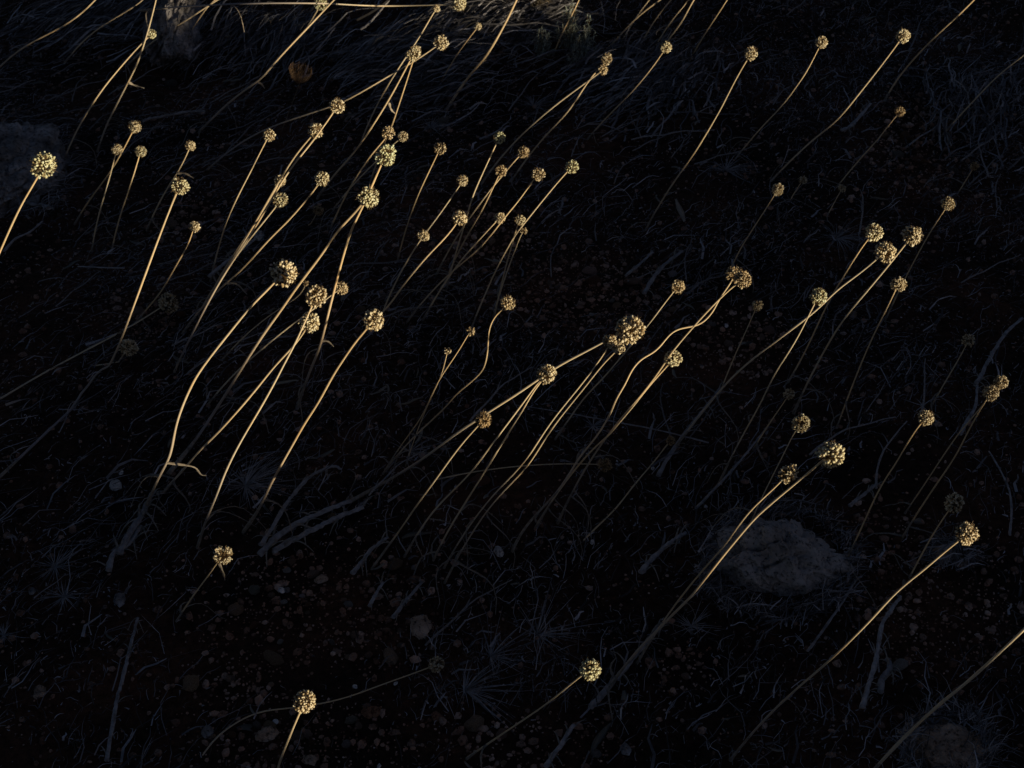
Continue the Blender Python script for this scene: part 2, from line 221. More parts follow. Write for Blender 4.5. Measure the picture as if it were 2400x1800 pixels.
def vnoise(x, y, seed=0):
    x = np.asarray(x, float); y = np.asarray(y, float)
    xi = np.floor(x).astype(np.int64); yi = np.floor(y).astype(np.int64)
    fx = x-xi; fy = y-yi; fx = fx*fx*(3-2*fx); fy = fy*fy*(3-2*fy)
    def h(a, b):
        n = (a*374761393 + b*668265263 + seed*1442695041) & 0xffffffff
        n = ((n ^ (n >> 13))*1274126177) & 0xffffffff
        return ((n ^ (n >> 16)) & 0xffff)/65535.
    return (h(xi, yi)*(1-fx)+h(xi+1, yi)*fx)*(1-fy) + (h(xi, yi+1)*(1-fx)+h(xi+1, yi+1)*fx)*fy
def fbm(x, y, o=4, seed=0):
    v = 0; a = .5
    for i in range(o):
        v = v + a*(vnoise(x, y, seed+i)-.5); x = x*2.03+7.1; y = y*2.03+3.3; a *= .5
    return v

# edge of the shade cast over the flat by the added, unseen ridge: height above datum at (x, y)
PU = [-30, -2, 0, .8, 1.1, 1.4, 1.65, 2.0, 2.3, 2.6, 3.0, 3.3, 3.7, 4.5, 7, 30]
PV = [.1, .0, -.04, -.06, -.07, .0, .05, .03, .05, .03, .0, -.02, .04, .07, .1, .2]
S0, SD = .345, 11.0
def shade(x, y):
    t = -x*SA + y*CA; u = x*CA + y*SA
    return S0 - TE*t + np.interp(u, PU, PV)
def ground(x, y):
    x = np.asarray(x, float); y = np.asarray(y, float)
    t = -x*SA + y*CA; u = x*CA + y*SA
    near = np.exp(-(x*x+(y-3)**2)/60.)
    g = .05*fbm(x*1.6, y*1.6, 3, 3)*near + .018*fbm(x*9, y*9, 3, 11)*near + .006*fbm(x*45, y*45, 2, 21)*near
    g = g - .085*np.clip(t-2.3, 0, 3)*near*np.clip((4.2-u)/1.2, 0, 1)*(1-.8*np.clip((y-3.95)/.5, 0, 1)*np.clip((u-2.2)/.4, 0, 1)) + .14*np.exp(-((u-3.3)/.38)**2-((t-3.08)/.28)**2)  # far soil lowered to stay in shade; mound raised to catch the sun
    far = 1-near
    g = g + far*1.6*fbm(x*.06, y*.06, 4, 31)*np.clip((np.abs(t)-6)/30., 0, 1)
    crest = S0 + .026 + TE*SD + np.interp(u, PU, PV) + .03*fbm(u*3.2, u*0+5, 3, 41)  # ridge added out of view behind the camera, crest shaped to place the shade
    w = np.where(t < -SD, 14.0, 3.4)
    sh = np.exp(-((t+SD)/w)**2)
    return g*(1-sh*.995) + crest*sh
def gz(x, y): return float(ground(x, y))
def at_ground(p, h=0.):
    d = ray(p); z = 0.
    for _ in range(6):
        P = EYE + d*(z+h-CAM_H)/d[2]; z = gz(P[0], P[1])
    return EYE + d*(z+h-CAM_H)/d[2]

# ------------------------------------------------------------------ materials
def newmat(name, rough=.8, spec=.25):
    m = bpy.data.materials.new(name); m.use_nodes = True
    b = m.node_tree.nodes['Principled BSDF']; b.inputs['Roughness'].default_value = rough
    b.inputs['Specular IOR Level'].default_value = spec
    return m, m.node_tree, b
def N(nt, t, **k):
    n = nt.nodes.new(t)
    for a, v in k.items(): setattr(n, a, v)
    return n
def ramp(nt, src, stops):
    r = N(nt, 'ShaderNodeValToRGB'); e = r.color_ramp.elements
    while len(e) < len(stops): e.new(.5)
    for el, (p, c) in zip(e, stops): el.position = p; el.color = (*c, 1)
    nt.links.new(src, r.inputs[0]); return r.outputs[0]
def mul(nt, a, b, f=1., mode='MULTIPLY'):
    m = N(nt, 'ShaderNodeMix', data_type='RGBA', blend_type=mode)
    if isinstance(f, float): m.inputs[0].default_value = f
    else: nt.links.new(f, m.inputs[0])
    for s, v in ((6, a), (7, b)):
        if isinstance(v, tuple): m.inputs[s].default_value = (*v, 1)
        else: nt.links.new(v, m.inputs[s])
    return m.outputs[2]
def noise(nt, scale, vec=None, detail=4, rough=.6):
    n = N(nt, 'ShaderNodeTexNoise'); n.inputs['Scale'].default_value = scale; n.inputs['Detail'].default_value = detail
    n.inputs['Roughness'].default_value = rough
    if vec is not None: nt.links.new(vec, n.inputs['Vector'])
    return n.outputs['Fac']
def bump(nt, b, h, s=.4, d=.002):
    n = N(nt, 'ShaderNodeBump'); n.inputs['Strength'].default_value = s; n.inputs['Distance'].default_value = d
    nt.links.new(h, n.inputs['Height']); nt.links.new(n.outputs[0], b.inputs['Normal'])
def mapping(nt, kind, scale):
    t = N(nt, 'ShaderNodeTexCoord'); m = N(nt, 'ShaderNodeMapping'); m.inputs['Scale'].default_value = scale
    nt.links.new(t.outputs[kind], m.inputs[0]); return m.outputs[0]

# straw of the living year's stalks: U runs round, V is metres down from the head
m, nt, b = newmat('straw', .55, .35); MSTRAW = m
v = mapping(nt, 'UV', (6, 14, 1)); fine = noise(nt, 1.0, v, 5, .7)
v2 = mapping(nt, 'UV', (2, 5, 1)); blot = noise(nt, 1.0, v2, 3, .6)
c = ramp(nt, fine, [(.2, (.40, .28, .14)), (.45, (.66, .51, .29)), (.62, (.78, .64, .41)), (.85, (.52, .38, .20))])
c = mul(nt, c, ramp(nt, blot, [(.26, (.34, .30, .30)), (.40, (.85, .85, .85)), (.52, (1, 1, 1)), (.68, (1, .82, .58))]))
oi = N(nt, 'ShaderNodeObjectInfo'); c = mul(nt, c, oi.outputs['Color'])
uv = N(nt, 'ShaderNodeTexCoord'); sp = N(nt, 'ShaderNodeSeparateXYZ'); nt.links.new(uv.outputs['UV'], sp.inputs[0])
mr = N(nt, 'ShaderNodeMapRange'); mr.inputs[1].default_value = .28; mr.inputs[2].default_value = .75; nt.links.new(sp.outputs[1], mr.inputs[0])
c = mul(nt, c, (.24, .205, .185), mr.outputs[0], 'MIX')  # lower stalk weathered grey, darkened further to deepen the shade there
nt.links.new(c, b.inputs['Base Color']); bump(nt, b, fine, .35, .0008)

# seed capsules: papery, each one its own tone
m, nt, b = newmat('capsule', .6, .3); MCAP = m
gi = N(nt, 'ShaderNodeNewGeometry'); oi = N(nt, 'ShaderNodeObjectInfo')
c = ramp(nt, gi.outputs['Random Per Island'], [(0, (.02, .015, .01)), (.15, (.06, .04, .022)), (.18, (.34, .25, .13)), (.4, (.62, .53, .33)), (.75, (.78, .71, .50)), (1, (.88, .84, .68))])
c = mul(nt, c, oi.outputs['Color'])
fn = noise(nt, 900, mapping(nt, 'Object', (1, 1, 1)), 3)
c = mul(nt, c, ramp(nt, fn, [(.3, (.6, .52, .42)), (.6, (1, 1, 1))]))
nt.links.new(c, b.inputs['Base Color']); bump(nt, b, fn, .5, .0008)
b.inputs['Subsurface Weight'].default_value = 0

m, nt, b = newmat('pedicel', .7, .2); MPED = m
gi = N(nt, 'ShaderNodeNewGeometry')
c = ramp(nt, gi.outputs['Random Per Island'], [(0, (.14, .08, .035)), (1, (.38, .25, .11))])
nt.links.new(c, b.inputs['Base Color'])

# bleached dead straw and leaves
def dead_mat(name, lo, hi, sc=(40, 40, 40)):
    m, nt, b = newmat(name, .85, .15)
    gi = N(nt, 'ShaderNodeNewGeometry'); oi = N(nt, 'ShaderNodeObjectInfo')
    c = ramp(nt, gi.outputs['Random Per Island'], [(0, lo), (.75, tuple(.5*a_+.5*b_ for a_, b_ in zip(lo, hi))), (1, hi)])
    f = noise(nt, 1, mapping(nt, 'Object', sc), 5, .7)
    c = mul(nt, c, ramp(nt, f, [(.3, (.35, .33, .31)), (.62, (1, 1, 1))])); c = mul(nt, c, oi.outputs['Color'])
    nt.links.new(c, b.inputs['Base Color']); bump(nt, b, f, .6, .002)
    return m
MDEAD = dead_mat('dead straw', (.26, .23, .205), (.50, .455, .41), (60, 60, 60))
MLITTER = dead_mat('matted litter', (.022, .019, .017), (.55, .50, .46), (25, 25, 25))
MLEAF = dead_mat('withered leaf', (.36, .30, .22), (.50, .43, .33), (120, 120, 120))
MBARK = dead_mat('shrub wood', (.16, .11, .06), (.42, .33, .20), (90, 90, 90))
MSILVER = dead_mat('silvery leaf', (.34, .37, .27), (.58, .61, .48), (90, 90, 90))

# red stony earth
m, nt, b = newmat('earth', .95, .05); MSOIL = m
o = mapping(nt, 'Object', (1, 1, 1))
n1 = noise(nt, 2.2, o, 6, .65); n2 = noise(nt, 60, o, 6, .75); n3 = noise(nt, 320, o, 4, .7)
c = ramp(nt, n1, [(.35, (.018, .012, .009)), (.5, (.05, .027, .016)), (.65, (.12, .052, .028))])
c = mul(nt, c, ramp(nt, n2, [(.3, (.25, .25, .25)), (.55, (1, 1, 1)), (.75, (1.7, 1.5, 1.4))]))
nt.links.new(c, b.inputs['Base Color'])
ad = N(nt, 'ShaderNodeMath', operation='ADD'); nt.links.new(n2, ad.inputs[0]); nt.links.new(n3, ad.inputs[1])
bump(nt, b, ad.outputs[0], .9, .006)

def stone_mat(name, a1, a2, a3):
    m, nt, b = newmat(name, .9, .15)
    o = mapping(nt, 'Object', (1, 1, 1)); oi = N(nt, 'ShaderNodeObjectInfo'); gi = N(nt, 'ShaderNodeNewGeometry')
    n1 = noise(nt, 14, o, 7, .7); n2 = noise(nt, 110, o, 4, .7)
    c = ramp(nt, n1, [(.32, a1), (.5, a2), (.68, a3)])
    c = mul(nt, c, ramp(nt, n2, [(.36, (.25, .24, .24)), (.46, (1, 1, 1))])); c = mul(nt, c, oi.outputs['Color'])
    c = mul(nt, c, ramp(nt, gi.outputs['Random Per Island'], [(0, (.45, .40, .36)), (.6, (1, .95, .9)), (1, (1.5, 1.45, 1.4))]))
    nt.links.new(c, b.inputs['Base Color']); bump(nt, b, n1, 1., .022)
    return m
MROCK = {'grey': stone_mat('grey limestone', (.06, .052, .045), (.20, .18, .16), (.42, .39, .36)),
         'pale': stone_mat('pale limestone', (.26, .235, .20), (.46, .43, .38), (.62, .58, .51)),
         'brown': stone_mat('brown stone', (.12, .08, .05), (.34, .24, .165), (.54, .41, .30)),
         'red': stone_mat('rusty stone', (.09, .04, .02), (.20, .10, .055), (.28, .17, .10))}
MGRAVEL = stone_mat('gravel', (.16, .075, .045), (.30, .18, .12), (.48, .36, .28))

# ------------------------------------------------------------------ mesh helpers
def mesh_obj(name, V, F, mat, parent=None, uv=None, smooth=True):
    """F: list of int arrays (M,k)"""
    me = bpy.data.meshes.new(name); V = np.asarray(V, np.float32)
    if not isinstance(F, list): F = [F]
    F = [np.asarray(f, np.int32) for f in F if len(f)]
    idx = np.concatenate([f.ravel() for f in F]); tot = np.concatenate([np.full(len(f), f.shape[1], np.int32) for f in F])
    me.vertices.add(len(V)); me.vertices.foreach_set('co', V.ravel())
    me.loops.add(len(idx)); me.loops.foreach_set('vertex_index', idx)
    me.polygons.add(len(tot)); st = np.concatenate([[0], np.cumsum(tot)[:-1]]).astype(np.int32)
    me.polygons.foreach_set('loop_start', st); me.polygons.foreach_set('loop_total', tot)
    me.polygons.foreach_set('use_smooth', np.full(len(tot), smooth))
    if uv is not None:
        l = me.uv_layers.new(name='UVMap'); l.data.foreach_set('uv', np.asarray(uv, np.float32)[idx].ravel())
    me.update(calc_edges=True); me.validate()
    me.materials.append(mat)
    o = bpy.data.objects.new(name, me); COL.objects.link(o)
    if parent: o.parent = parent
    return o
def tag(o, label=None, cat=None, group=None, kind=None):
    if label: o['label'] = label
    if cat: o['category'] = cat
    if group: o['group'] = group
    if kind: o['kind'] = kind
    return o
def empty(name, loc):
    o = bpy.data.objects.new(name, None); COL.objects.link(o); o.location = loc; o.empty_display_size = .02
    return o
def smooth_path(P, k=5):
    P = np.asarray(P, float)
    if len(P) < 3:
        return P[0]+(P[-1]-P[0])*np.linspace(0, 1, k*2+1)[:, None]
    Q = np.vstack([2*P[0]-P[1], P, 2*P[-1]-P[-2]]); out = []
    for i in range(1, len(Q)-2):
        a, b_, c_, d = Q[i-1], Q[i], Q[i+1], Q[i+2]
        for s in np.arange(k)/k:
            out.append(.5*((2*b_)+(c_-a)*s+(2*a-5*b_+4*c_-d)*s*s+(3*b_-a-3*c_+d)*s**3))
    out.append(P[-1]); return np.array(out)
def tube(P, rad, sides=7, ridge=0., v0=0., flat=1., seed=0, cap=True):
    """returns V, quads, uv; closed ends are left to a cap fan"""
    P = np.asarray(P); n = len(P); T = np.gradient(P, axis=0); T /= np.linalg.norm(T, axis=1)[:, None]+1e-12
    ref = np.array([0, 0, 1.]) if abs(T[:, 2]).mean() < .8 else np.array([1., 0, 0])
    A = np.cross(T, ref); A /= np.linalg.norm(A, axis=1)[:, None]; B = np.cross(T, A)
    th = np.arange(sides)*2*math.pi/sides
    r = np.broadcast_to(rad, (n,))[:, None]*(1+ridge*np.cos(th*3+seed)[None]*.6 + ridge*np.cos(th*5+seed*2)[None]*.5)
    V = P[:, None]+A[:, None]*(np.cos(th)*1.0)[None, :, None]*r[..., None]+B[:, None]*(np.sin(th)*flat)[None, :, None]*r[..., None]
    L = np.concatenate([[0], np.cumsum(np.linalg.norm(np.diff(P, axis=0), axis=1))])+v0
    UV = np.stack([np.broadcast_to(np.abs(th/math.pi-1)[None], (n, sides)), np.broadcast_to(L[:, None], (n, sides))], -1)
    i = np.arange(n-1)[:, None]*sides; j = np.arange(sides)[None]; j2 = (j+1) % sides
    F = np.stack([i+j, i+j2, i+sides+j2, i+sides+j], -1).reshape(-1, 4)
    V = V.reshape(-1, 3); UV = UV.reshape(-1, 2)
    caps = []
    for base, ctr in (((0, P[0]), ((n-1)*sides, P[-1])) if cap else ()):
        k = len(V); V = np.vstack([V, ctr]); UV = np.vstack([UV, UV[base]])
        f = [(base+(q+1) % sides, base+q, k) if base == 0 else (base+q, base+(q+1) % sides, k) for q in range(sides)]
        caps += f
    return V, F, (np.array(caps) if cap else np.zeros((0, 3), int)), UV
def join(parts):
    """parts: list of (V, quads, tris, uv)"""
    V, Q, T, U = [], [], [], []; k = 0
    for v, q, t, u in parts:
        V.append(v); U.append(u)
        if len(q): Q.append(q+k)
        if len(t): T.append(t+k)
        k += len(v)
    F = []
    if Q: F.append(np.concatenate(Q))
    if T: F.append(np.concatenate(T))
    return np.concatenate(V), F, np.concatenate(U)
def ribbon(P, w, fold=.25, up=(0, 0, 1), v0=0.):
    """leaf strip with a folded midrib and a little thickness"""
    P = np.asarray(P); n = len(P); T = np.gradient(P, axis=0); T /= np.linalg.norm(T, axis=1)[:, None]+1e-12
    A = np.cross(T, np.array(up)); A /= np.linalg.norm(A, axis=1)[:, None]+1e-9; B = np.cross(A, T)
    w = np.broadcast_to(w, (n,))[:, None]
    V = np.stack([P-A*w, P-B*w*fold, P+A*w, P-B*(w*fold+w*.18)], 1).reshape(-1, 3)
    i = np.arange(n-1)[:, None]*4; j = np.arange(4)[None]; j2 = (j+1) % 4
    F = np.stack([i+j, i+j2, i+4+j2, i+4+j], -1).reshape(-1, 4)
    return V, F, np.zeros((0, 3), int), np.zeros((len(V), 2))
def ico(sub):
    t = (1+5**.5)/2
    V = [(-1, t, 0), (1, t, 0), (-1, -t, 0), (1, -t, 0), (0, -1, t), (0, 1, t), (0, -1, -t), (0, 1, -t), (t, 0, -1), (t, 0, 1), (-t, 0, -1), (-t, 0, 1)]
    F = [(0, 11, 5), (0, 5, 1), (0, 1, 7), (0, 7, 10), (0, 10, 11), (1, 5, 9), (5, 11, 4), (11, 10, 2), (10, 7, 6), (7, 1, 8), (3, 9, 4), (3, 4, 2), (3, 2, 6), (3, 6, 8), (3, 8, 9), (4, 9, 5), (2, 4, 11), (6, 2, 10), (8, 6, 7), (9, 8, 1)]
    V = [np.array(v)/np.linalg.norm(v) for v in V]
    for _ in range(sub):
        G = []; mid = {}
        def mp(a, b):
            k = (min(a, b), max(a, b))
            if k not in mid:
                w = V[a]+V[b]; V.append(w/np.linalg.norm(w)); mid[k] = len(V)-1
            return mid[k]
        for a, b_, c_ in F:
            x, y, z = mp(a, b_), mp(b_, c_), mp(c_, a); G += [(a, x, z), (b_, y, x), (c_, z, y), (x, y, z)]
        F = G
    return np.array(V), np.array(F)
def frame(D):
    """rotation matrices (n,3,3) whose third column is D"""
    D = D/np.linalg.norm(D, axis=1)[:, None]
    ref = np.where(np.abs(D[:, 2:3]) < .9, np.array([[0, 0, 1.]]), np.array([[1., 0, 0]]))
    A = np.cross(ref, D); A /= np.linalg.norm(A, axis=1)[:, None]; B = np.cross(D, A)
    return np.stack([A, B, D], 2)

# ------------------------------------------------------------------ ground: one sheet, fine where the photograph looks
def axis(lo, hi, step, far):
    core = np.arange(lo, hi, step); s = step; a = [core[0]]; 
    while a[-1] > -far: s *= 1.13; a.append(a[-1]-s)
    s = step; c_ = [core[-1]]
    while c_[-1] < far: s *= 1.13; c_.append(c_[-1]+s)
    return np.concatenate([a[:0:-1], core, c_[1:]])
def axis_t():
    a = axis(.1, 4.9, .021, 1500.)
    extra = np.arange(-SD-3, -SD+3, .12)
    a = a[(a < -SD-3) | (a > -SD+3)]
    return np.sort(np.concatenate([a, extra]))
us, ts = axis(.1, 4.9, .021, 1500.), axis_t()
UU, TT = np.meshgrid(us, ts); X = UU*CA - TT*SA; Y = UU*SA + TT*CA
Z = ground(X, Y); nu, ntt = len(us), len(ts)
ii = np.arange(ntt-1)[:, None]*nu + np.arange(nu-1)[None]
F = np.stack([ii, ii+1, ii+nu+1, ii+nu], -1).reshape(-1, 4)
tag(mesh_obj('ground', np.stack([X, Y, Z], -1).reshape(-1, 3), F, MSOIL), kind='structure')

# ------------------------------------------------------------------ where bare stony soil shows (pixels of the photograph)
SOIL = [(760, 1440, 260, 150), (730, 1740, 330, 110), (1370, 690, 230, 110), (2200, 1430, 200, 170), (1120, 560, 150, 90), (1230, 1750, 260, 90),
        (560, 1560, 120, 200), (2050, 1260, 120, 90), (330, 730, 110, 60), (1730, 800, 120, 90), (2150, 330, 120, 120), (1600, 1560, 80, 60), (430, 500, 90, 60)]
def soilness(x, y):
    p = to_px(np.stack([x, y, np.zeros_like(x)], 1)); s = np.zeros(len(x))
    for cx, cy, rx, ry in SOIL:
        s = np.maximum(s, np.clip(1.35-((p[:, 0]-cx)/rx)**2-((p[:, 1]-cy)/ry)**2, 0, 1))
    return np.clip(s + .5*fbm(x*6, y*6, 3, 77), 0, 1)
def scatter(n, ymin=1.25, ymax=5.2, pad=.25):
    y = np.sqrt(rng.uniform(ymin**2, ymax**2, n)); x = rng.uniform(-1, 1, n)*(.385*y+.12+pad)
    return x, y

# gravel: far too many grains to count
def stones_mesh(name, x, y, r, sink=.35, sub=0):
    tv, tf = ico(sub); n = len(x)
    sc = r[:, None]*rng.uniform(.65, 1.25, (n, 3))*np.array([1, 1, .75]); V = tv[None]*(1+rng.uniform(-.22, .22, (n, len(tv), 1)))
    M = frame(rng.normal(size=(n, 3))); V = np.einsum('nij,nkj->nki', M, V)*sc[:, None]
    V = V + np.stack([x, y, ground(x, y)+r*(.6-sink)], 1)[:, None]
    Fc = tf[None]+(np.arange(n)*len(tv))[:, None, None]
    return V.reshape(-1, 3), Fc.reshape(-1, 3)
x, y = scatter(140000); s = soilness(x, y); keep = rng.uniform(size=len(x)) < (.10+.90*s); x, y = x[keep], y[keep]
r = .0016*np.exp(rng.exponential(.52, len(x))).clip(1, 5.6)
V, F = stones_mesh('gravel', x, y, r)
tag(mesh_obj('gravel', V, F, MGRAVEL, smooth=False), 'fine reddish brown gravel strewn over the dark soil', 'gravel', kind='stuff')

# ------------------------------------------------------------------ stones
def rock_mesh(name, size, seed, kind, sub=3, rough=1., strata=0.):
    V, F = ico(sub); rs = np.random.default_rng(seed); V = V.copy()
    for _ in range(9 if sub > 2 else 5):          # broken planes
        n = rs.normal(size=3); n /= np.linalg.norm(n); d = rs.uniform(.55, .9)
        k = V @ n; V = np.where((k > d)[:, None], V-n*(k-d)[:, None]*.75, V)
    o = rs.uniform(0, 50, 3)
    q = V*1.6+o; nz = fbm(q[:, 0]+q[:, 2]*.7, q[:, 1]-q[:, 2]*.6, 5, seed)
    q2 = V*6+o; nz2 = fbm(q2[:, 0]+q2[:, 2]*.7, q2[:, 1]-q2[:, 2]*.6, 4, seed+9)
    rid = 1-np.abs(fbm(q[:, 0]*1.3-q[:, 2], q[:, 1]*1.3+q[:, 2]*.8, 3, seed+4))*5
    q3 = V*22+o; nz3 = fbm(q3[:, 0]+q3[:, 2]*.7, q3[:, 1]-q3[:, 2]*.6, 3, seed+19)
    V = V*(1+rough*(nz*.75+nz2*.26-.16*np.clip(rid, 0, 1)**3+.14*nz3))[:, None]
    if strata: V[:, 2] = V[:, 2]+strata*np.sin(V[:, 2]*22+nz*6)*.03; V[:, :2] *= (1+strata*.09*np.sign(np.sin(V[:, 2]*18+nz*8)))[:, None]
    return V*np.array(size), F
ROCKOBJ = []
for (label, (cx, cy), hw, hh, hf, seed, kind) in ROCKS:
    P = at_ground((cx, cy+hh*.25)); d = np.linalg.norm(P-EYE); sx = hw*d/FPX
    vz = math.cos(math.atan2(CAM_H, P[1])); vy = math.sin(math.atan2(CAM_H, P[1]))
    tot = hh*d/FPX; sz = sx*hf; sy = max(.5*sx, math.sqrt(max(tot**2-(sz*vz)**2, (.4*tot)**2))/vy)
    if hh > 1.2*hw: sy = tot/vy*.85
    big = hw > 50
    V, F = rock_mesh('rock', (sx*1.06, sy*1.06, sz*1.3), seed, kind, 5 if big else 3, 1. if big else .8, 1. if 'layered' in label else 0)
    o = mesh_obj('rock' if hw > 20 else 'stone', V, F, MROCK[kind], smooth=False)
    if big: o.data.materials[0] = MROCK[kind]
    o.location = (P[0], P[1], gz(P[0], P[1])+sz*(.30 if 'tall' in label else .16)); o.rotation_euler = (0, 0, 0 if big else rng.uniform(0, .4))
    tag(o, label, 'boulder' if big else 'stone')
    if 'speckled' in label: o.color = (.66, .65, .66, 1)
# loose stones, each a thing; shapes shared
protos = []
for k in range(9):
    V, F = rock_mesh('stone', (1, rng.uniform(.65, .95), rng.uniform(.4, .7)), 200+k, 'brown', 2, .9)
    o = mesh_obj('stone', V, F, MROCK[['brown', 'brown', 'red', 'brown', 'brown', 'red', 'pale', 'brown', 'grey'][k]], smooth=False); protos.append(o)
x, y = scatter(9000, pad=.1); s = soilness(x, y); keep = rng.uniform(size=len(x)) < (.02+s**1.5*.8); x, y = x[keep][:270], y[keep][:270]
used = set()
for i, (a, c) in enumerate(zip(x, y)):
    k = int(rng.integers(0, 9))
    if k in used: o = protos[k].copy(); COL.objects.link(o)
    else: o = protos[k]; used.add(k)
    rr = .006*math.exp(min(rng.exponential(.42), 1.25)); o.scale = (rr, rr, rr)
    o.location = (a, c, gz(a, c)+rr*.18); o.rotation_euler = (rng.uniform(-.3, .3), rng.uniform(-.3, .3), rng.uniform(0, 6.28))
    t = rng.uniform(.6, 1.3); o.color = (t, t*rng.uniform(.9, 1), t*rng.uniform(.8, 1), 1)
    tag(o, 'small brown stone lying loose on the dark stony soil', 'stone', 'small loose stones on the soil')
for k in range(9):
    if k not in used: bpy.data.objects.remove(protos[k])

# ------------------------------------------------------------------ matted dead grass: one mass
def strands(n, lmin, lmax, wmin, wmax, lift, seedoff, x=None, y=None, ang0=.95, spread=.7, segs=5, curl=.6):
    if x is None:
        x, y = scatter(n); s = soilness(x, y); keep = rng.uniform(size=len(x)) < (1-.93*s); x, y = x[keep], y[keep]
        d = vnoise(x*2.3+9, y*2.3, 51)*.6+vnoise(x*7, y*7, 52)*.4; keep = rng.uniform(size=len(x)) < np.clip(d*1.9-.35, .08, 1); x, y = x[keep], y[keep]
    n = len(x)
    L = np.exp(rng.uniform(math.log(lmin), math.log(lmax), n)); w = rng.uniform(wmin, wmax, n)
    a = ang0 + 2.6*fbm(x*1.3+seedoff, y*1.3, 2, 61) + rng.normal(0, spread, n); cv = rng.normal(0, curl, n)
    s = np.linspace(0, 1, segs+1)
    ang = a[:, None]+cv[:, None]*s[None]*1.6 + .25*np.sin(s[None]*9+rng.uniform(0, 6, n)[:, None]) + np.cumsum(rng.normal(0, 1, (n, segs+1))*np.clip(.007/L, .04, .3)[:, None], 1)
    st = (L/segs)[:, None]; px = x[:, None]+np.cumsum(np.cos(ang)*st, 1)-L[:, None]*.5*np.cos(a)[:, None]; py = y[:, None]+np.cumsum(np.sin(ang)*st, 1)-L[:, None]*.5*np.sin(a)[:, None]
    z0 = rng.exponential(lift, n); tilt = rng.normal(0, .14, n)*L; arch = rng.uniform(0, .22, n)*L
    z = ground(px, py)+.001+np.maximum(.0, z0[:, None]+tilt[:, None]*(s[None]-.5)+arch[:, None]*np.sin(s[None]*math.pi))
    P = np.stack([px, py, z], -1); T = np.gradient(P, axis=1); T /= np.linalg.norm(T, axis=2)[..., None]+1e-9
    tw = rng.uniform(-1.1, 1.1, n)[:, None]+rng.normal(0, 1., n)[:, None]*s[None]
    A = np.cross(T, np.array([0, 0, 1.])); A /= np.linalg.norm(A, axis=2)[..., None]+1e-9; B = np.cross(A, T)
    A = A*np.cos(tw)[..., None]+B*np.sin(tw)[..., None]
    ww = w[:, None]*(1-.75*s[None]**2); V = np.stack([P-A*ww[..., None], P+A*ww[..., None]], 2)
    V = V.reshape(n, -1, 3); k = V.shape[1]
    q = np.array([[2*i, 2*i+1, 2*i+3, 2*i+2] for i in range(segs)])
    Fq = (q[None]+(np.arange(n)*k)[:, None, None]).reshape(-1, 4)
    return V.reshape(-1, 3), Fq
parts = []
for args in ((72000, .006, .045, .0003, .0010, .004, 3., None, None, .95, .9, 3, .5),
             (60000, .003, .015, .0005, .0020, .004, 6., None, None, .5, 2., 2, .4),
             (19000, .03, .15, .0004, .0014, .010, 8., None, None, .95, .38, 4, .16),
             (3400, .02, .10, .0011, .0034, .008, 5., None, None, .95, .32, 3, .10)):
    V, F = strands(*args); parts.append((V, F, np.zeros((0, 3), int), np.zeros((len(V), 2))))
# thicker mats where the photograph shows them at the top
for cx, cy, rx, ry, cnt in ((960, 150, 170, 130, 1300), (1500, 180, 170, 150, 1000), (1190, 60, 150, 60, 1200), (640, 100, 160, 120, 600), (2290, 250, 120, 170, 300), (200, 60, 200, 90, 600)):
    q = np.array([at_ground((cx+rng.normal()*rx*.5, cy+abs(rng.normal())*ry*.5-ry*.3)) for _ in range(cnt)])
    V, F = strands(0, .05, .26, .0007, .0034, .016, 2., q[:, 0], q[:, 1], .95, .3, 6, .2)
    parts.append((V, F, np.zeros((0, 3), int), np.zeros((len(V), 2))))
for label, (cx, cy), hw, hh, *_ in ROCKS[:6]:                # litter drifted against the stones
    n_ = int(hw*6); a = rng.uniform(0, 6.28, n_); e = rng.uniform(1.02, 1.28, n_)
    q = np.array([at_ground((cx+math.cos(t_)*hw*k_, cy+hh*.15+math.sin(t_)*hh*k_*.95)) for t_, k_ in zip(a, e)])
    V, F = strands(0, .02, .10, .0004, .0016, .012, 2., q[:, 0], q[:, 1], .6, .7, 4, .3)
    parts.append((V, F, np.zeros((0, 3), int), np.zeros((len(V), 2))))
V, F, U = join(parts)
tag(mesh_obj('dead_grass', V, F, MLITTER, smooth=False), 'matted grey dead grass and plant litter covering the ground', 'dead grass', kind='stuff')

# ------------------------------------------------------------------ grass tufts: fine blades fanning out of a point
def tuft(p, n, L, lean, label, col=(1, 1, 1)):
    B = at_ground(p); g = gz(B[0], B[1]); parts = []
    for i in range(n):
        a = rng.uniform(0, 6.28); l = L*rng.uniform(.4, 1.); e = rng.uniform(.15, 1.1)
        d = np.array([math.cos(a)*math.cos(e)+lean[0], math.sin(a)*math.cos(e)+lean[1], math.sin(e)*.6])
        s = np.linspace(0, 1, 6)[:, None]
        P = np.array([B[0], B[1], g])+d*l*s-np.array([0, 0, 1])*l*.45*s**2+rng.normal(0, .004, 3)*s
        P[:, 2] = np.maximum(P[:, 2], ground(P[:, 0], P[:, 1])+.002)
        parts.append(ribbon(P-np.array([B[0], B[1], g]), .0011*(1-.8*s[:, 0]), .2))
    V, F, U = join(parts); o = mesh_obj('grass_tuft', V, F, MDEAD); o.location = (B[0], B[1], g); o.color = (*col, 1)
    tag(o, label, 'grass tuft')
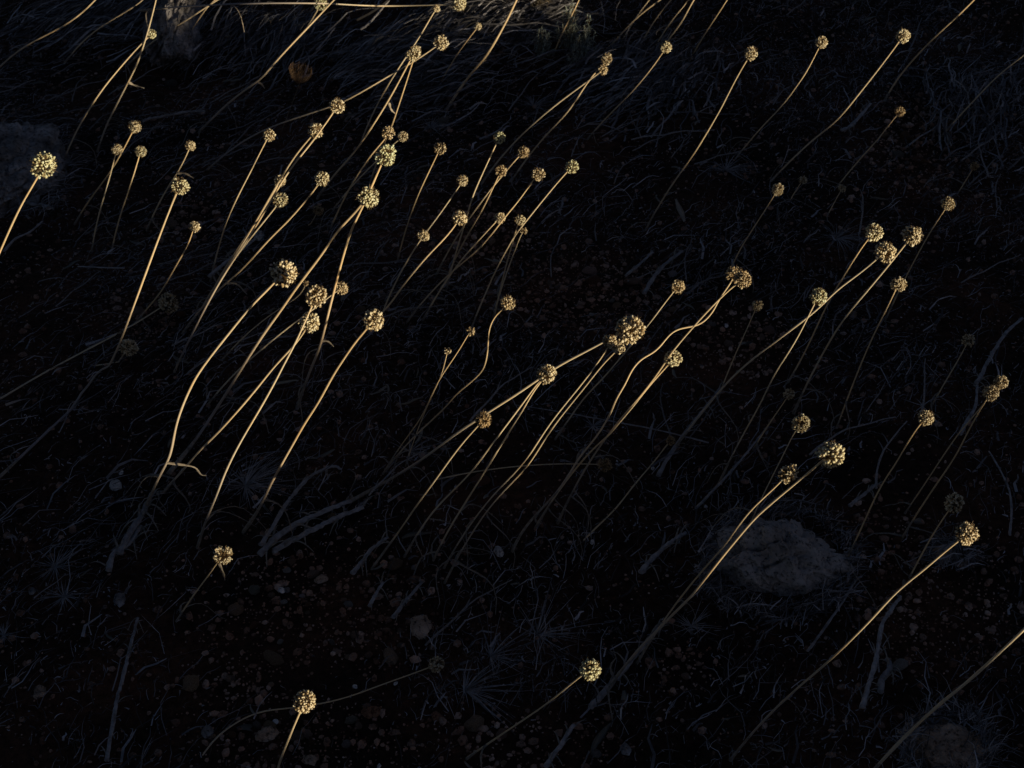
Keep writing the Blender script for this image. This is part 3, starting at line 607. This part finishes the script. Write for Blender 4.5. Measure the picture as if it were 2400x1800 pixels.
TUFTS = [((575, 1140), 90, .14, (.3, .2), 'fine grey grass tuft right of the long oval head\'s stalk foot'),
 ((130, 1330), 40, .10, (.2, .2), 'thin dark tuft at the left edge below the dark white stone'),
 ((150, 1400), 34, .08, (0, .1), 'low dark tuft lower than the thin one at the left edge'),
 ((1090, 1620), 60, .12, (.5, 0), 'flattened tuft behind the lone head low in the middle'),
 ((1260, 1490), 40, .13, (.4, .3), 'bent grass tuft above the lone head low in the middle'),
 ((1150, 1540), 34, .11, (.5, .3), 'fan of thin blades right of the dim fallen head'),
 ((1700, 400), 60, .12, (.3, .3), 'faint tuft in the dark upper right middle'),
 ((1010, 300), 40, .13, (.3, .3), 'faint tuft below the three crossing stalks'),
 ((1660, 1370), 40, .09, (.3, .3), 'dark tuft beside the speckled boulder\'s left foot'),
 ((960, 1060), 26, .09, (.3, .3), 'dark tuft between the snaking stalks and the long leaning stalk'),
 ((1960, 560), 60, .13, (.4, .1), 'brown matted tuft behind the right hand trio'),
 ((30, 90), 40, .13, (.5, .1), 'tuft at the top left corner'),
 ((820, 150), 46, .14, (.5, .4), 'tuft left of the round tan head at the top'),
 ((1620, 1470), 26, .07, (.1, .2), 'little tuft low right of centre beside the thick stalk'),
 ((10, 1490), 26, .06, (0, .1), 'little spiky rosette at the bottom left edge'),
 ((1390, 1000), 26, .07, (0, .1), 'little spiky rosette under the wavy stalk'),
 ((1250, 250), 46, .12, (.4, .2), 'tuft under the silvery shrublet')]
for p, n, L, lean, lb in TUFTS: tuft(p, n, L, lean, lb)

# ------------------------------------------------------------------ dead stalks on the ground
for name, label, pts, w, h in STALKS:
    P = smooth_path([at_ground(p, h) for p in smooth_path(pts, 3)], 3); d = np.linalg.norm(P.mean(0)-EYE); r0 = w*.5*d/FPX
    P[:, 2] += r0*.6; P += rng.normal(0, r0*.10, P.shape); n = len(P); s = np.linspace(0, 1, n)
    rad = r0*(.72+.38*s)*(1+.10*np.sin(s*23+w)+rng.normal(0, .05, n)); base = P[-1].copy()
    parts = [tube(P-base, rad, 10, .16, flat=.7, seed=w)]
    o = empty(name, base); tag(o, label, 'dead stalk')
    V, F, U = join(parts); c = mesh_obj('stem', V, F, MDEAD, o, U); t = rng.uniform(.8, 1.15); c.color = (t, t, t, 1)
    if w >= 7:
        parts = []
        for k in range(int(3+w*.5)):                          # frayed sheath shreds
            i = int(rng.integers(0, n-2)); l = rng.uniform(3, 9)*r0; a = rng.uniform(-1.2, 1.2)
            T = P[i+1]-P[i]; T /= np.linalg.norm(T)+1e-9; sd_ = np.cross(T, [0, 0, 1.])*(1 if k % 2 else -1)
            q = np.linspace(0, 1, 6)[:, None]; Q = P[i]-base+(T*(-1 if k % 3 else 1)*math.cos(a)+sd_*abs(math.sin(a)))*l*q+np.array([0, 0, 1])*l*(.25*np.sin(q*3)-.2*q)+sd_*r0*.6
            V, F, U = join([ribbon(Q, r0*.42*(1-.7*q[:, 0]), .5)]); c = mesh_obj('leaf_sheath', V, F, MLEAF, o); c.color = (.8, .8, .8, 1)

# loose straws and curled dead leaves, each a thing; shapes shared
pst = []
for k in range(8):
    n = 9; s = np.linspace(-.5, .5, n); P = np.stack([s, .10*np.sin(s*3+k)*rng.uniform(.2, 1), .06*(1-4*s*s)*rng.uniform(0, 1)+.012*np.sin(s*14+k)], 1)
    parts = [tube(P, .012*(1-.5*(s+.5))*(1+.15*np.sin(s*30)), 6, .12, flat=.7)]
    for q in range(2):
        i = int(rng.integers(1, n-2)); e = rng.choice([-1, 1]); qq = np.linspace(0, 1, 5)[:, None]
        parts.append(ribbon(P[i]+np.array([.14, e*.09, .03])*qq+np.array([0, 0, -.05])*qq**2, .008*(1-.8*qq[:, 0]), .5))
    V, F, U = join(parts); pst.append(mesh_obj('fallen_straw', V, F, MDEAD, uv=U))
zones = [(960, 150, 150, 110, 34), (1500, 190, 150, 130, 34), (2290, 300, 110, 200, 14), (620, 210, 250, 120, 16), (200, 250, 160, 130, 10)]
spots = []
for cx, cy, rx, ry, cnt in zones:
    for _ in range(cnt): spots.append(at_ground((cx+rng.normal()*rx*.6, cy+rng.normal()*ry*.55)))
xx, yy = scatter(400, pad=0); s_ = soilness(xx, yy)
for a, c, e in zip(xx, yy, s_):
    if rng.uniform() < .35*(1-.8*e): spots.append(np.array([a, c, 0]))
for i, P in enumerate(spots):
    k = i % 8
    if i < 8: o = pst[k]
    else: o = pst[k].copy(); COL.objects.link(o)
    L = rng.uniform(.09, .26); an = .95+rng.normal(0, .35); wf = rng.uniform(.05, .16)/L*1.0
    o.scale = (L, L*.9, L*.9); o.scale = (L, L, L)
    e = .5*L*np.array([math.cos(an), math.sin(an)]); za, zb = gz(P[0]-e[0], P[1]-e[1]), gz(P[0]+e[0], P[1]+e[1])
    o.location = (P[0], P[1], (za+zb)/2+rng.uniform(.004, .02)); o.rotation_euler = (0, -math.atan2(zb-za, L)+rng.normal(0, .04), an)
    t = rng.uniform(.45, 1.1); o.color = (t, t*.97, t*.93, 1)
    tag(o, 'fallen grey straw lying in the matted litter', 'straw', 'fallen straws in the litter')
plf = []
for k in range(7):
    n = 10; s = np.linspace(0, 1, n); th = np.cumsum(np.full(n, rng.uniform(-.2, .2)))+rng.normal(0, .12, n).cumsum()*.6
    P = np.stack([np.cumsum(np.cos(th)), np.cumsum(np.sin(th)), .8*np.sin(s*3.1)*rng.uniform(.3, 1.3)+.25*np.sin(s*8)], 1)/n
    V, F, T, U = ribbon(P, (.035+.05*np.sin(np.clip(s*1.15, 0, 1)*math.pi))*rng.uniform(.8, 1.3), .55); plf.append(mesh_obj('dead_leaf', V, F, MLEAF))
xx, yy = scatter(330, pad=0); cnt = 0
for a, c in zip(xx, yy):
    if cnt >= 170: break
    k = cnt % 7; o = plf[k] if cnt < 7 else plf[k].copy()
    if cnt >= 7: COL.objects.link(o)
    L = .03*math.exp(rng.uniform(0, 1.)); o.scale = (L, L, L); o.location = (a, c, gz(a, c)+rng.uniform(.002, .015)); o.rotation_euler = (rng.normal(0, .3), rng.normal(0, .3), rng.uniform(0, 6.28))
    t = rng.uniform(.45, 1.15); o.color = (t, t, t*.95, 1); cnt += 1
    tag(o, 'curled grey dead leaf lying on the litter', 'dead leaf', 'curled dead leaves on the ground')

# ------------------------------------------------------------------ the dried alliums
def capsule():
    """three lobed papery capsule, split at the tip; z outward, about one unit radius"""
    ns = 6; th = np.arange(ns)*2*math.pi/ns; rings = [(.22, -.95), (.98, -.30), (.92, .45), (.42, .95)]
    V = []
    for r_, z_ in rings:
        lob = 1+.16*np.cos(3*th)*(1 if z_ > -.7 else 0); zz = z_+(.10*np.cos(3*th) if z_ > .4 else 0)
        V.append(np.stack([np.cos(th)*r_*lob, np.sin(th)*r_*lob, np.broadcast_to(zz, th.shape)], 1))
    V = np.concatenate(V); Q = []
    for i in range(len(rings)-1):
        for j in range(ns): Q.append((i*ns+j, i*ns+(j+1) % ns, (i+1)*ns+(j+1) % ns, (i+1)*ns+j))
    V = np.vstack([V, [0, 0, .55]]); T = [((len(rings)-1)*ns+j, (len(rings)-1)*ns+(j+1) % ns, len(V)-1) for j in range(ns)]
    return V, np.array(Q), np.array(T)
CV, CQ, CT = capsule()
def make_head(parent, C, Rh, axis_, opt, seed, hy=0):
    rs = np.random.default_rng(seed); cr = float(np.clip(Rh*.104, .0015, .0025)); q = cr/Rh
    n = int(.85*4/(q*q)); n = min(n, 380) if hy > -15 else 60; miss = opt.get('miss', rs.choice([.03, .06, .12, .22]))
    i = np.arange(n)+.5; ph = np.arccos(1-2*i/n); th = math.pi*(1+5**.5)*i
    D = np.stack([np.cos(th)*np.sin(ph), np.sin(th)*np.sin(ph), np.cos(ph)], 1)+rs.normal(0, .10, (n, 3)); D /= np.linalg.norm(D, axis=1)[:, None]
    ax = axis_/np.linalg.norm(axis_); k = D @ ax
    gap = fbm(D[:, 0]*1.7+seed, D[:, 1]*1.7+D[:, 2]*1.3, 2, seed)
    keep = (k > -.90) & (gap > np.quantile(gap, miss*.8)) & (rs.uniform(size=n) > miss*.5); D = D[keep]; k = k[keep]; n = len(D)
    rr = Rh*(rs.uniform(.66, 1.0, n)-q*.5); sq = opt.get('squash', rs.uniform(.86, 1.16))
    E = D+ax*(D @ ax)[:, None]*(sq-1)
    Pp = E*rr[:, None]
    Pp *= (1+.14*fbm(D[:, 0]*1.2+seed*3, D[:, 1]*1.2+D[:, 2], 2, seed+5)[:, None]*2)
    M = frame(D+rs.normal(0, .22, (n, 3))); s = cr*rs.uniform(.55, 1.15, n); el = rs.uniform(1.0, 1.6, n)
    TV = CV[None]*np.stack([s, s, s*el], 1)[:, None]; spin = rs.uniform(0, 6.28, n)
    c, s_ = np.cos(spin)[:, None], np.sin(spin)[:, None]
    TV = np.stack([TV[..., 0]*c-TV[..., 1]*s_, TV[..., 0]*s_+TV[..., 1]*c, TV[..., 2]], -1)
    V = np.einsum('nij,nkj->nki', M, TV)+Pp[:, None]+C
    off = (np.arange(n)*len(CV))[:, None, None]
    parts = []
    for a in range(n):
        P0 = ax*(-.12*Rh); P1 = Pp[a]-D[a]*cr*.7; mid = (P0+P1)*.5+rs.normal(0, Rh*.04, 3)
        parts.append(tube(np.array([P0, mid, P1])+C, np.array([.5, .38, .55])*.001, 3, cap=False))
    for a in range(int(n*.5)):                              # dry filaments poking out between the capsules
        v = rs.normal(size=3); v /= np.linalg.norm(v)
        if v @ ax < -.85: continue
        e1 = v*Rh*rs.uniform(.95, 1.12)
        parts.append(tube(np.array([v*Rh*.5, (v*Rh*.5+e1)/2+rs.normal(0, Rh*.03, 3), e1+rs.normal(0, Rh*.04, 3)])+C, np.array([.00035, .0003, .00015]), 3, cap=False))
    # knob where all the little stalks meet
    parts.append(tube(np.array([-ax*Rh*.36, -ax*Rh*.16, -ax*Rh*.02])+C, np.array([.0016, .0032, .001]), 8))
    hv, hf, hu = join(parts)
    hd = mesh_obj('seed_head', hv, hf, MPED, parent)
    cp = mesh_obj('seed_capsules', V.reshape(-1, 3), [(CQ[None]+off).reshape(-1, 4), (CT[None]+off).reshape(-1, 3)], MCAP, hd)
    cp['kind'] = 'stuff'
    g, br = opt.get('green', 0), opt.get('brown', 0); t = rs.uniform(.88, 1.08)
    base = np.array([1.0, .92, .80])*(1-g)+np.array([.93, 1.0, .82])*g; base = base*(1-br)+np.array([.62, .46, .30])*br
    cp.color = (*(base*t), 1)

def solve_stem(pts, fi, o, hx, hy):
    """plane through the shade point, tilted so that the foot of the path meets the ground"""
    if o.get('lying'):
        return None
    rs = np.random.default_rng(int(abs(hx)*7+abs(hy)*3))
    if fi is not None:
        d = ray(pts[fi]); lo, hi = .5, 8.
        for _ in range(40):
            mid = (lo+hi)/2; P = EYE+d*mid
            if P[2] > max(float(shade(P[0], P[1])), gz(P[0], P[1])+.03): lo = mid
            else: hi = mid
        Pf = EYE+d*lo
    elif o.get('dark'):
        # whole head in the shade: just below its edge, or on the ground if the edge is lower
        d = ray((hx, hy)); lo, hi = .5, 8.
        for _ in range(40):
            mid = (lo+hi)/2; P = EYE+d*mid
            if P[2] > max(float(shade(P[0], P[1]))-.11, gz(P[0], P[1])+.045): lo = mid
            else: hi = mid
        Pf = EYE+d*lo
    else:
        hz = o['hz']; d = ray((hx, hy)); Pf = EYE+d*(hz-CAM_H)/d[2]
    def on_plane(p, m_):
        d = ray(p); k = (Pf[1]-m_*Pf[2]+m_*CAM_H)/(d[1]-m_*d[2]); return EYE+d*k
    bz = o.get('basez', 0.)
    def endz(m_): P = on_plane(pts[-1], m_); return P[2]-gz(P[0], P[1])-.004-bz
    def ok(m_):
        W = np.array([on_plane(p, m_) for p in [(hx, hy)]+list(pts)]); D = (W-EYE) @ FW
        return D.min() > 1.0 and D.max() < 6.5 and W[0][2] < .95 and W[0][2] > .02
    m0 = rs.uniform(-.12, .12)
    if o.get('base') or endz(m0) < 0:
        best = None; low = None
        for m_ in np.linspace(-2.5, 1.2, 150):
            if not ok(m_): continue
            e = abs(endz(m_))+.09*abs(m_)
            if low is None or e < low: low, best = e, m_
        m0 = best if best is not None else 0.
    return Pf, m0, on_plane

LOG = []
for idx, (label, hx, hy, dia, pts, fi, opt) in enumerate(ALLIUMS):
    rs = np.random.default_rng(900+idx); sol = solve_stem(pts, fi, opt, hx, hy)
    path = [(hx, hy)]+list(pts)
    if sol is None:                                         # stalk lying on the soil
        W = [at_ground(p, .045 if i == 0 else .03-.018*min(1, i/3)) for i, p in enumerate(path)]; m0 = 0
    else:
        Pf, m0, onp = sol; W = [onp(p, m0) for p in path]
        for _ in range(40):                                 # carry the stalk on down to the soil
            g = gz(W[-1][0], W[-1][1])
            if W[-1][2] <= g+.006 or opt.get('basez') or opt.get('trail'): break
            dd = W[-1]-W[-2]; dd /= np.linalg.norm(dd); dd = dd+np.array([0, 0, -.12]); dd /= np.linalg.norm(dd)
            W.append(W[-1]+dd*min(.06, max(.01, (W[-1][2]-g)/max(.15, -dd[2]))))
    if opt.get('trail'): W += [at_ground(p, .012) for p in opt['trail']]
    W = np.array(W); C = W[0]; dist = np.linalg.norm(C-EYE); Rh = dia*.5*dist/FPX
    LOG.append((label[:34], round(C[2], 2), round(m0, 2), round(Rh*1000, 1)))
    P = smooth_path(W, 6)
    for _ in range(12 if 'wavy pale' in label or 'S bend' in label else 30): P[1:-1] = P[:-2]*.25+P[1:-1]*.5+P[2:]*.25
    g0 = P[-1].copy()
    for a in range(1, len(P)-1): P[a, 2] = max(P[a, 2], gz(P[a, 0], P[a, 1])+.003)
    n = len(P); s = np.linspace(0, 1, n); n = len(P)
    top = W[0]+(W[1]-W[0])*.30
    ax = W[0]-W[1]
    wpx = opt.get('w', 4.5); dm = np.linalg.norm(P[n//2]-EYE); r0 = wpx*.5*dm/FPX*.68
    root = empty('dried_allium', g0)
    tag(root, label, 'dried flower' if True else '', 'dried allium seed heads on leaning stalks')
    # the stalk starts inside the head
    k0 = int(np.argmax(np.linalg.norm(P-C, axis=1) > Rh*.18)); Q = P[k0:]
    rad = r0*(.80+.40*np.linspace(0, 1, len(Q)))*(1+.05*np.sin(np.linspace(0, 1, len(Q))*31+idx)+rs.normal(0, .025, len(Q)))
    L = np.linalg.norm(np.diff(Q, axis=0), axis=1).sum()
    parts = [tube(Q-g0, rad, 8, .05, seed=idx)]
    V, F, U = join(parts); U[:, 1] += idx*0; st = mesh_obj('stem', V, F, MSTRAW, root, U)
    t = rs.uniform(.82, 1.12); tone = rs.uniform(0, 1); st.color = (t*(1-.04*tone), t*(.95-.09*(1-tone)), t*(.96-.26*(1-tone)), 1)
    if opt.get('leaf') and sol is not None:
        LP = np.array([onp(p, m0) for p in opt['leaf']]); LP[:, 1] -= .004; LP = smooth_path(LP, 5); q = np.linspace(0, 1, len(LP))
        V, F, T, U2 = ribbon(LP-g0, .0022*(1-.55*q)*dist/2.5*(1+.25*np.sin(q*13)), .7, up=(0, -.7, .7)); lf = mesh_obj('leaf', V, F, MLEAF, st)
        lf.color = (1.0, .94, .86, 1)
    if sol is not None and len(Q) > 12:
        i0 = int(len(Q)*.86)                                # papery sheath round the foot and dead leaves drooping from it
        V, F, U2 = join([tube(Q[i0:]-g0, rad[i0:]*np.linspace(1.15, 1.9, len(Q)-i0), 8, .18, flat=.8, seed=idx)]); sh = mesh_obj('leaf_sheath', V, F, MLEAF, root); sh.color = (.75, .72, .70, 1)
        for k in range(int(rs.integers(1, 4))):
            S_ = Q[int(rs.integers(int(len(Q)*.72), len(Q)-1))]; a = rs.uniform(0, 6.28); l = rs.uniform(.04, .13); q = np.linspace(0, 1, 8)[:, None]
            LP = S_+np.array([math.cos(a), math.sin(a), 0])*l*q+np.array([0, 0, 1])*(.03*q*l/.1-.09*q*q)+np.array([-math.sin(a), math.cos(a), 0])*l*.3*np.sin(q*4+a)*q
            LP[:, 2] = np.maximum(LP[:, 2], ground(LP[:, 0], LP[:, 1])+.004); q = q[:, 0]
            V, F, T, U2 = ribbon(LP-g0, rs.uniform(.0014, .0032)*(1-.7*q)*(1+.2*np.sin(q*17)), .6); lf = mesh_obj('leaf', V, F, MLEAF, root); lf.color = (.8, .76, .72, 1)
    make_head(root, C-g0, Rh, ax, opt, 1000+idx, hy)

# ------------------------------------------------------------------ other plants
# dry thistle like cup at the upper left, bristles curving in round an open bowl
def cup(p, dia, label):
    d = ray(p); k = 2.5
    while (EYE+d*k)[2] > shade((EYE+d*k)[0], (EYE+d*k)[1])+.02: k += .01
    C = EYE+d*k; P = at_ground((640, 300)); P = np.array([C[0]-.07, C[1]-.02, gz(C[0]-.07, C[1]-.02)]); Rc = dia*.5*np.linalg.norm(C-EYE)/FPX
    root = empty('dry_daisy', P); tag(root, label, 'dry flower')
    path = smooth_path([C-[.0, 0, Rc*.6], C+(P-C)*.4+[.006, 0, 0], P], 6); V, F, U = join([tube(path-P, .0011, 6)])
    mesh_obj('stem', V, F, MBARK, root)
    parts = []
    tiltax = np.array([.35, -.1, 1.]); tiltax /= np.linalg.norm(tiltax); M = frame(tiltax[None])[0]
    for k in range(60):
        a = k*2.39996; lay = (k % 3)*.1; q = np.linspace(0, 1, 8); prof = Rc*(.18+.86*np.sin(q*1.95))*(1-lay*.6); h = Rc*(-.75+1.5*q*(.82+.3*rng.uniform()))
        L_ = np.stack([np.cos(a+.12*q)*prof, np.sin(a+.12*q)*prof, h], 1) @ M.T
        parts.append(tube(L_+C-P, .0008*(1-.6*q), 4, flat=.6))
    V, F, U = join(parts); mesh_obj('bracts', V, F, MBARK, root).color = (1.1, .88, .76, 1)
cup((702, 176), 52, 'brown dried cup shaped flower head with curved bristles in the upper left')

def small_daisy(p, foot, dia, label):
    B = at_ground(foot); d = ray(p); C = EYE+d*((B[1]-.01)/d[1])
    if C[2] < gz(C[0], C[1])+.02: C = at_ground(p, .03)
    r_ = dia*.5*np.linalg.norm(C-EYE)/FPX; root = empty('dry_daisy', B); tag(root, label, 'dry flower')
    V, F, U = join([tube(smooth_path([C, (C+B)/2+[.003, 0, 0], B], 4)-B, .0009, 5)]); mesh_obj('stem', V, F, MBARK, root)
    parts = []
    for k in range(18):
        a = k*2.4; q = np.linspace(0, 1, 4)[:, None]; e = rng.uniform(.2, .9)
        parts.append(ribbon(C-B+np.array([math.cos(a)*math.cos(e), math.sin(a)*math.cos(e), math.sin(e)])*r_*q*1.2, .0028*(1-.6*q[:, 0]), .4, up=(.1, .2, .97)))
    V, F, U = join(parts); mesh_obj('flower_head', V, F, MLEAF, root)
small_daisy((634, 49), (636, 94), 16, 'tiny star shaped dry flower, tallest of those left of the long golden stalk')
small_daisy((580, 56), (572, 92), 14, 'tiny dry flower just left of the tallest tiny star shaped one')
small_daisy((502, 62), (500, 88), 14, 'tiny dry flower right beside the pale rock')
small_daisy((577, 78), (566, 104), 12, 'tiny dry flower, lowest of the group of tiny ones')
small_daisy((534, 87), (528, 112), 12, 'tiny dim dry flower between the pale rock and the group of tiny ones')
small_daisy((698, 62), (690, 100), 14, 'tiny ragged dry flower near the foot of the long golden stalk')

# silvery shrublets and a dry bush: trunk, twigs with many small leaves
def shrublet(p, wpx, hpx, n, mat_leaf, label, name, leafl, lit):
    B = at_ground((p[0], p[1]+14)); dist = np.linalg.norm(B-EYE); Rw = wpx*.5*dist/FPX; Hh = hpx*dist/FPX*2.3
    g = np.array([B[0], B[1], gz(B[0], B[1])]); root = empty(name, g); tag(root, label, 'shrub')
    tw, lv = [], []
    for i in range(n):
        a = rng.uniform(0, 6.28); e = rng.uniform(.25, 1.35); tip = np.array([math.cos(a)*math.cos(e)*Rw, math.sin(a)*math.cos(e)*Rw, math.sin(e)*Hh])*rng.uniform(.6, 1.)+np.array([Rw*.25, 0, 0])
        Q = smooth_path([np.zeros(3), tip*.5+rng.normal(0, Rw*.10, 3), tip+rng.normal(0, Rw*.05, 3)], 5)
        tw.append(tube(Q, np.linspace(.0016, .0006, len(Q)), 5))
        for j in range(3, len(Q)):
            for k in range(4):
                dd = rng.normal(size=3)+tip/np.linalg.norm(tip)*.8; dd /= np.linalg.norm(dd); q = np.linspace(0, 1, 4)[:, None]
                lv.append(ribbon(Q[j]+dd*leafl*rng.uniform(.5, 1)*q+np.array([0, 0, -.2])*leafl*q**2, .0011*(1-.7*q[:, 0])*(.9 if lit else 1.8), .3, up=(.2, .1, .97)))
    V, F, U = join(tw); mesh_obj('twigs', V, F, MBARK, root)
    V, F, U = join(lv); o = mesh_obj('foliage', V, F, mat_leaf, root); o['kind'] = 'stuff'
shrublet((1322, 112), 70, 60, 26, MSILVER, 'brightest silvery green shrublet in the litter at the top middle', 'shrublet', .016, 0)
shrublet((1365, 122), 60, 46, 22, MSILVER, 'silvery green shrublet on the right of the brightest one', 'shrublet', .016, 0)
shrublet((1268, 128), 56, 40, 18, MSILVER, 'small silvery green shrublet on the left of the brightest one', 'shrublet', .014, 0)
shrublet((1345, 150), 60, 40, 16, MSILVER, 'low silvery green shrublet nearest the twin heads', 'shrublet', .014, 0)
shrublet((1245, 22), 150, 70, 90, MBARK, 'tangled dry brown bush catching light at the top edge', 'dry_bush', .03, 1)
shrublet((1180, 10), 110, 60, 50, MBARK, 'tangled dry bush left of the thick leaning stalk at the top edge', 'dry_bush', .03, 1)

# ------------------------------------------------------------------ snail shells
def shell(p, dia, label):
    P = at_ground(p, .004); r_ = dia*.5*np.linalg.norm(P-EYE)/FPX; th = np.linspace(0, 6.28*2.6, 40); q = th/th[-1]
    rr = r_*(.12+.55*q**1.4); C = np.stack([np.cos(th)*rr, np.sin(th)*rr, r_*(.55-.5*q)], 1); V, F, U = join([tube(C, r_*(.10+.36*q), 8)])
    o = mesh_obj('snail_shell', V, F, MROCK['pale']); o.location = (P[0], P[1], gz(P[0], P[1])+r_*.5); o.rotation_euler = (rng.normal(0, .5), rng.normal(0, .5), rng.uniform(0, 6))
    o.color = (1.7, 1.7, 1.75, 1); tag(o, label, 'snail shell')
for p, dia, lb in [((1702, 763), 11, 'small bluish white snail shell right of the wavy stalk'), ((676, 721), 10, 'small white snail shell left of the stacked pair of heads'),
 ((1721, 1328), 15, 'striped snail shell in the litter left of the speckled boulder'), ((1387, 1269), 14, 'white snail shell in the dark litter in the lower middle'),
 ((646, 1692), 16, 'purplish banded snail shell left of the lone bottom head'), ((832, 1608), 13, 'oval pale snail shell above the fallen stalk right of the lone bottom head'),
 ((927, 1601), 11, 'small snail shell touching the fallen stalk under its dim head'), ((889, 1795), 15, 'pale snail shell at the bottom edge right of the lone bottom head'),
 ((660, 1385), 18, 'white pointed snail shell below the forked bleached stalks'), ((285, 1108), 14, 'round pale snail shell just above the white angular stone at the left'),
 ((1654, 1186), 9, 'tiny greenish white snail shell at the top left of the speckled boulder'), ((1530, 1096), 10, 'tiny pale snail shell in the dark left of the slanting dull stalks')]: shell(p, dia, lb)

# ------------------------------------------------------------------ say which loose stone, straw or leaf is which, by the thing it lies nearest to
MARKS = {'kinked stalk\'s head': (421, 436), 'snaking stalk curled leaf': (450, 1090), 'lone bottom head': (714, 1646), 'lone head low in the middle': (1382, 1570),
 'sparse head at the lower left': (523, 1301), 'speckled boulder': (1822, 1310), 'cracked pale stone': (984, 1462), 'layered brown rock': (2215, 1752), 'left edge boulder': (80, 385),
 'tall pale rock at the top': (418, 90), 'twin heads at the top': (1418, 150), 'largest seed head': (1476, 773), 'S bent stalk\'s head': (1190, 709), 'stacked pair of heads': (733, 725),
 'plain stalk\'s round head': (875, 750), 'very big loose head': (665, 640), 'right hand trio of heads': (2085, 565), 'right edge touching pair': (2330, 910), 'bright lower right head': (2266, 1251),
 'biggest head on the right': (1946, 1066), 'forked bleached stalks': (740, 1230), 'white bent stub': (2076, 1580), 'long weathered bottom left stalk': (290, 1620), 'white angular stone': (273, 1136),
 'cup shaped flower head': (702, 176), 'three small boulder heads': (300, 335), 'wavy stalk\'s ragged head': (1730, 650), 'lone right middle head': (1823, 444), 'clean golden stalk\'s head': (1760, 125),
 'top right seed head': (2116, 84), 'small brown right hand head': (2108, 262), 'greenish head beside the slanting stalk': (1918, 695), 'split brown stone': (875, 1668), 'thick lower right edge stalk': (2312, 1557),
 'unlit lower right head': (2237, 1179), 'rounded white pebble': (608, 552), 'silvery shrublets': (1322, 112), 'dark head on the long stalk': (1133, 983), 'three crossing stalks': (968, 150), 'dim fallen head': (395, 710)}
SIDES = {'left': (-1, 0), 'right': (1, 0), 'upper': (0, -1), 'lower': (0, 1)}
groups = {}
for o in COL.objects:
    if o.get('group') in ('small loose stones on the soil', 'fallen straws in the litter', 'curled dead leaves on the ground'): groups.setdefault(o['group'], []).append(o)
WORD = {'small loose stones on the soil': 'loose stone', 'fallen straws in the litter': 'fallen grey straw', 'curled dead leaves on the ground': 'curled dead leaf'}
for g_, objs in groups.items():
    px = to_px(np.array([o.location[:] for o in objs])); done = set()
    for mk, (mx, my) in MARKS.items():
        dlt = px-np.array([mx, my]); dd = np.hypot(dlt[:, 0], dlt[:, 1])
        for sd_name, (sx_, sy_) in SIDES.items():
            al = dlt[:, 0]*sx_+dlt[:, 1]*sy_; c = np.where((al > .72*dd) & (dd < 300) & (dd > 12))[0]
            if not len(c): continue
            k = int(c[np.argmin(dd[c])])
            if k in done or not (0 < px[k, 0] < 2400 and 0 < px[k, 1] < 1800): continue
            done.add(k); objs[k]['label'] = '%s nearest to the %s on its %s side' % (WORD[g_], mk, sd_name)
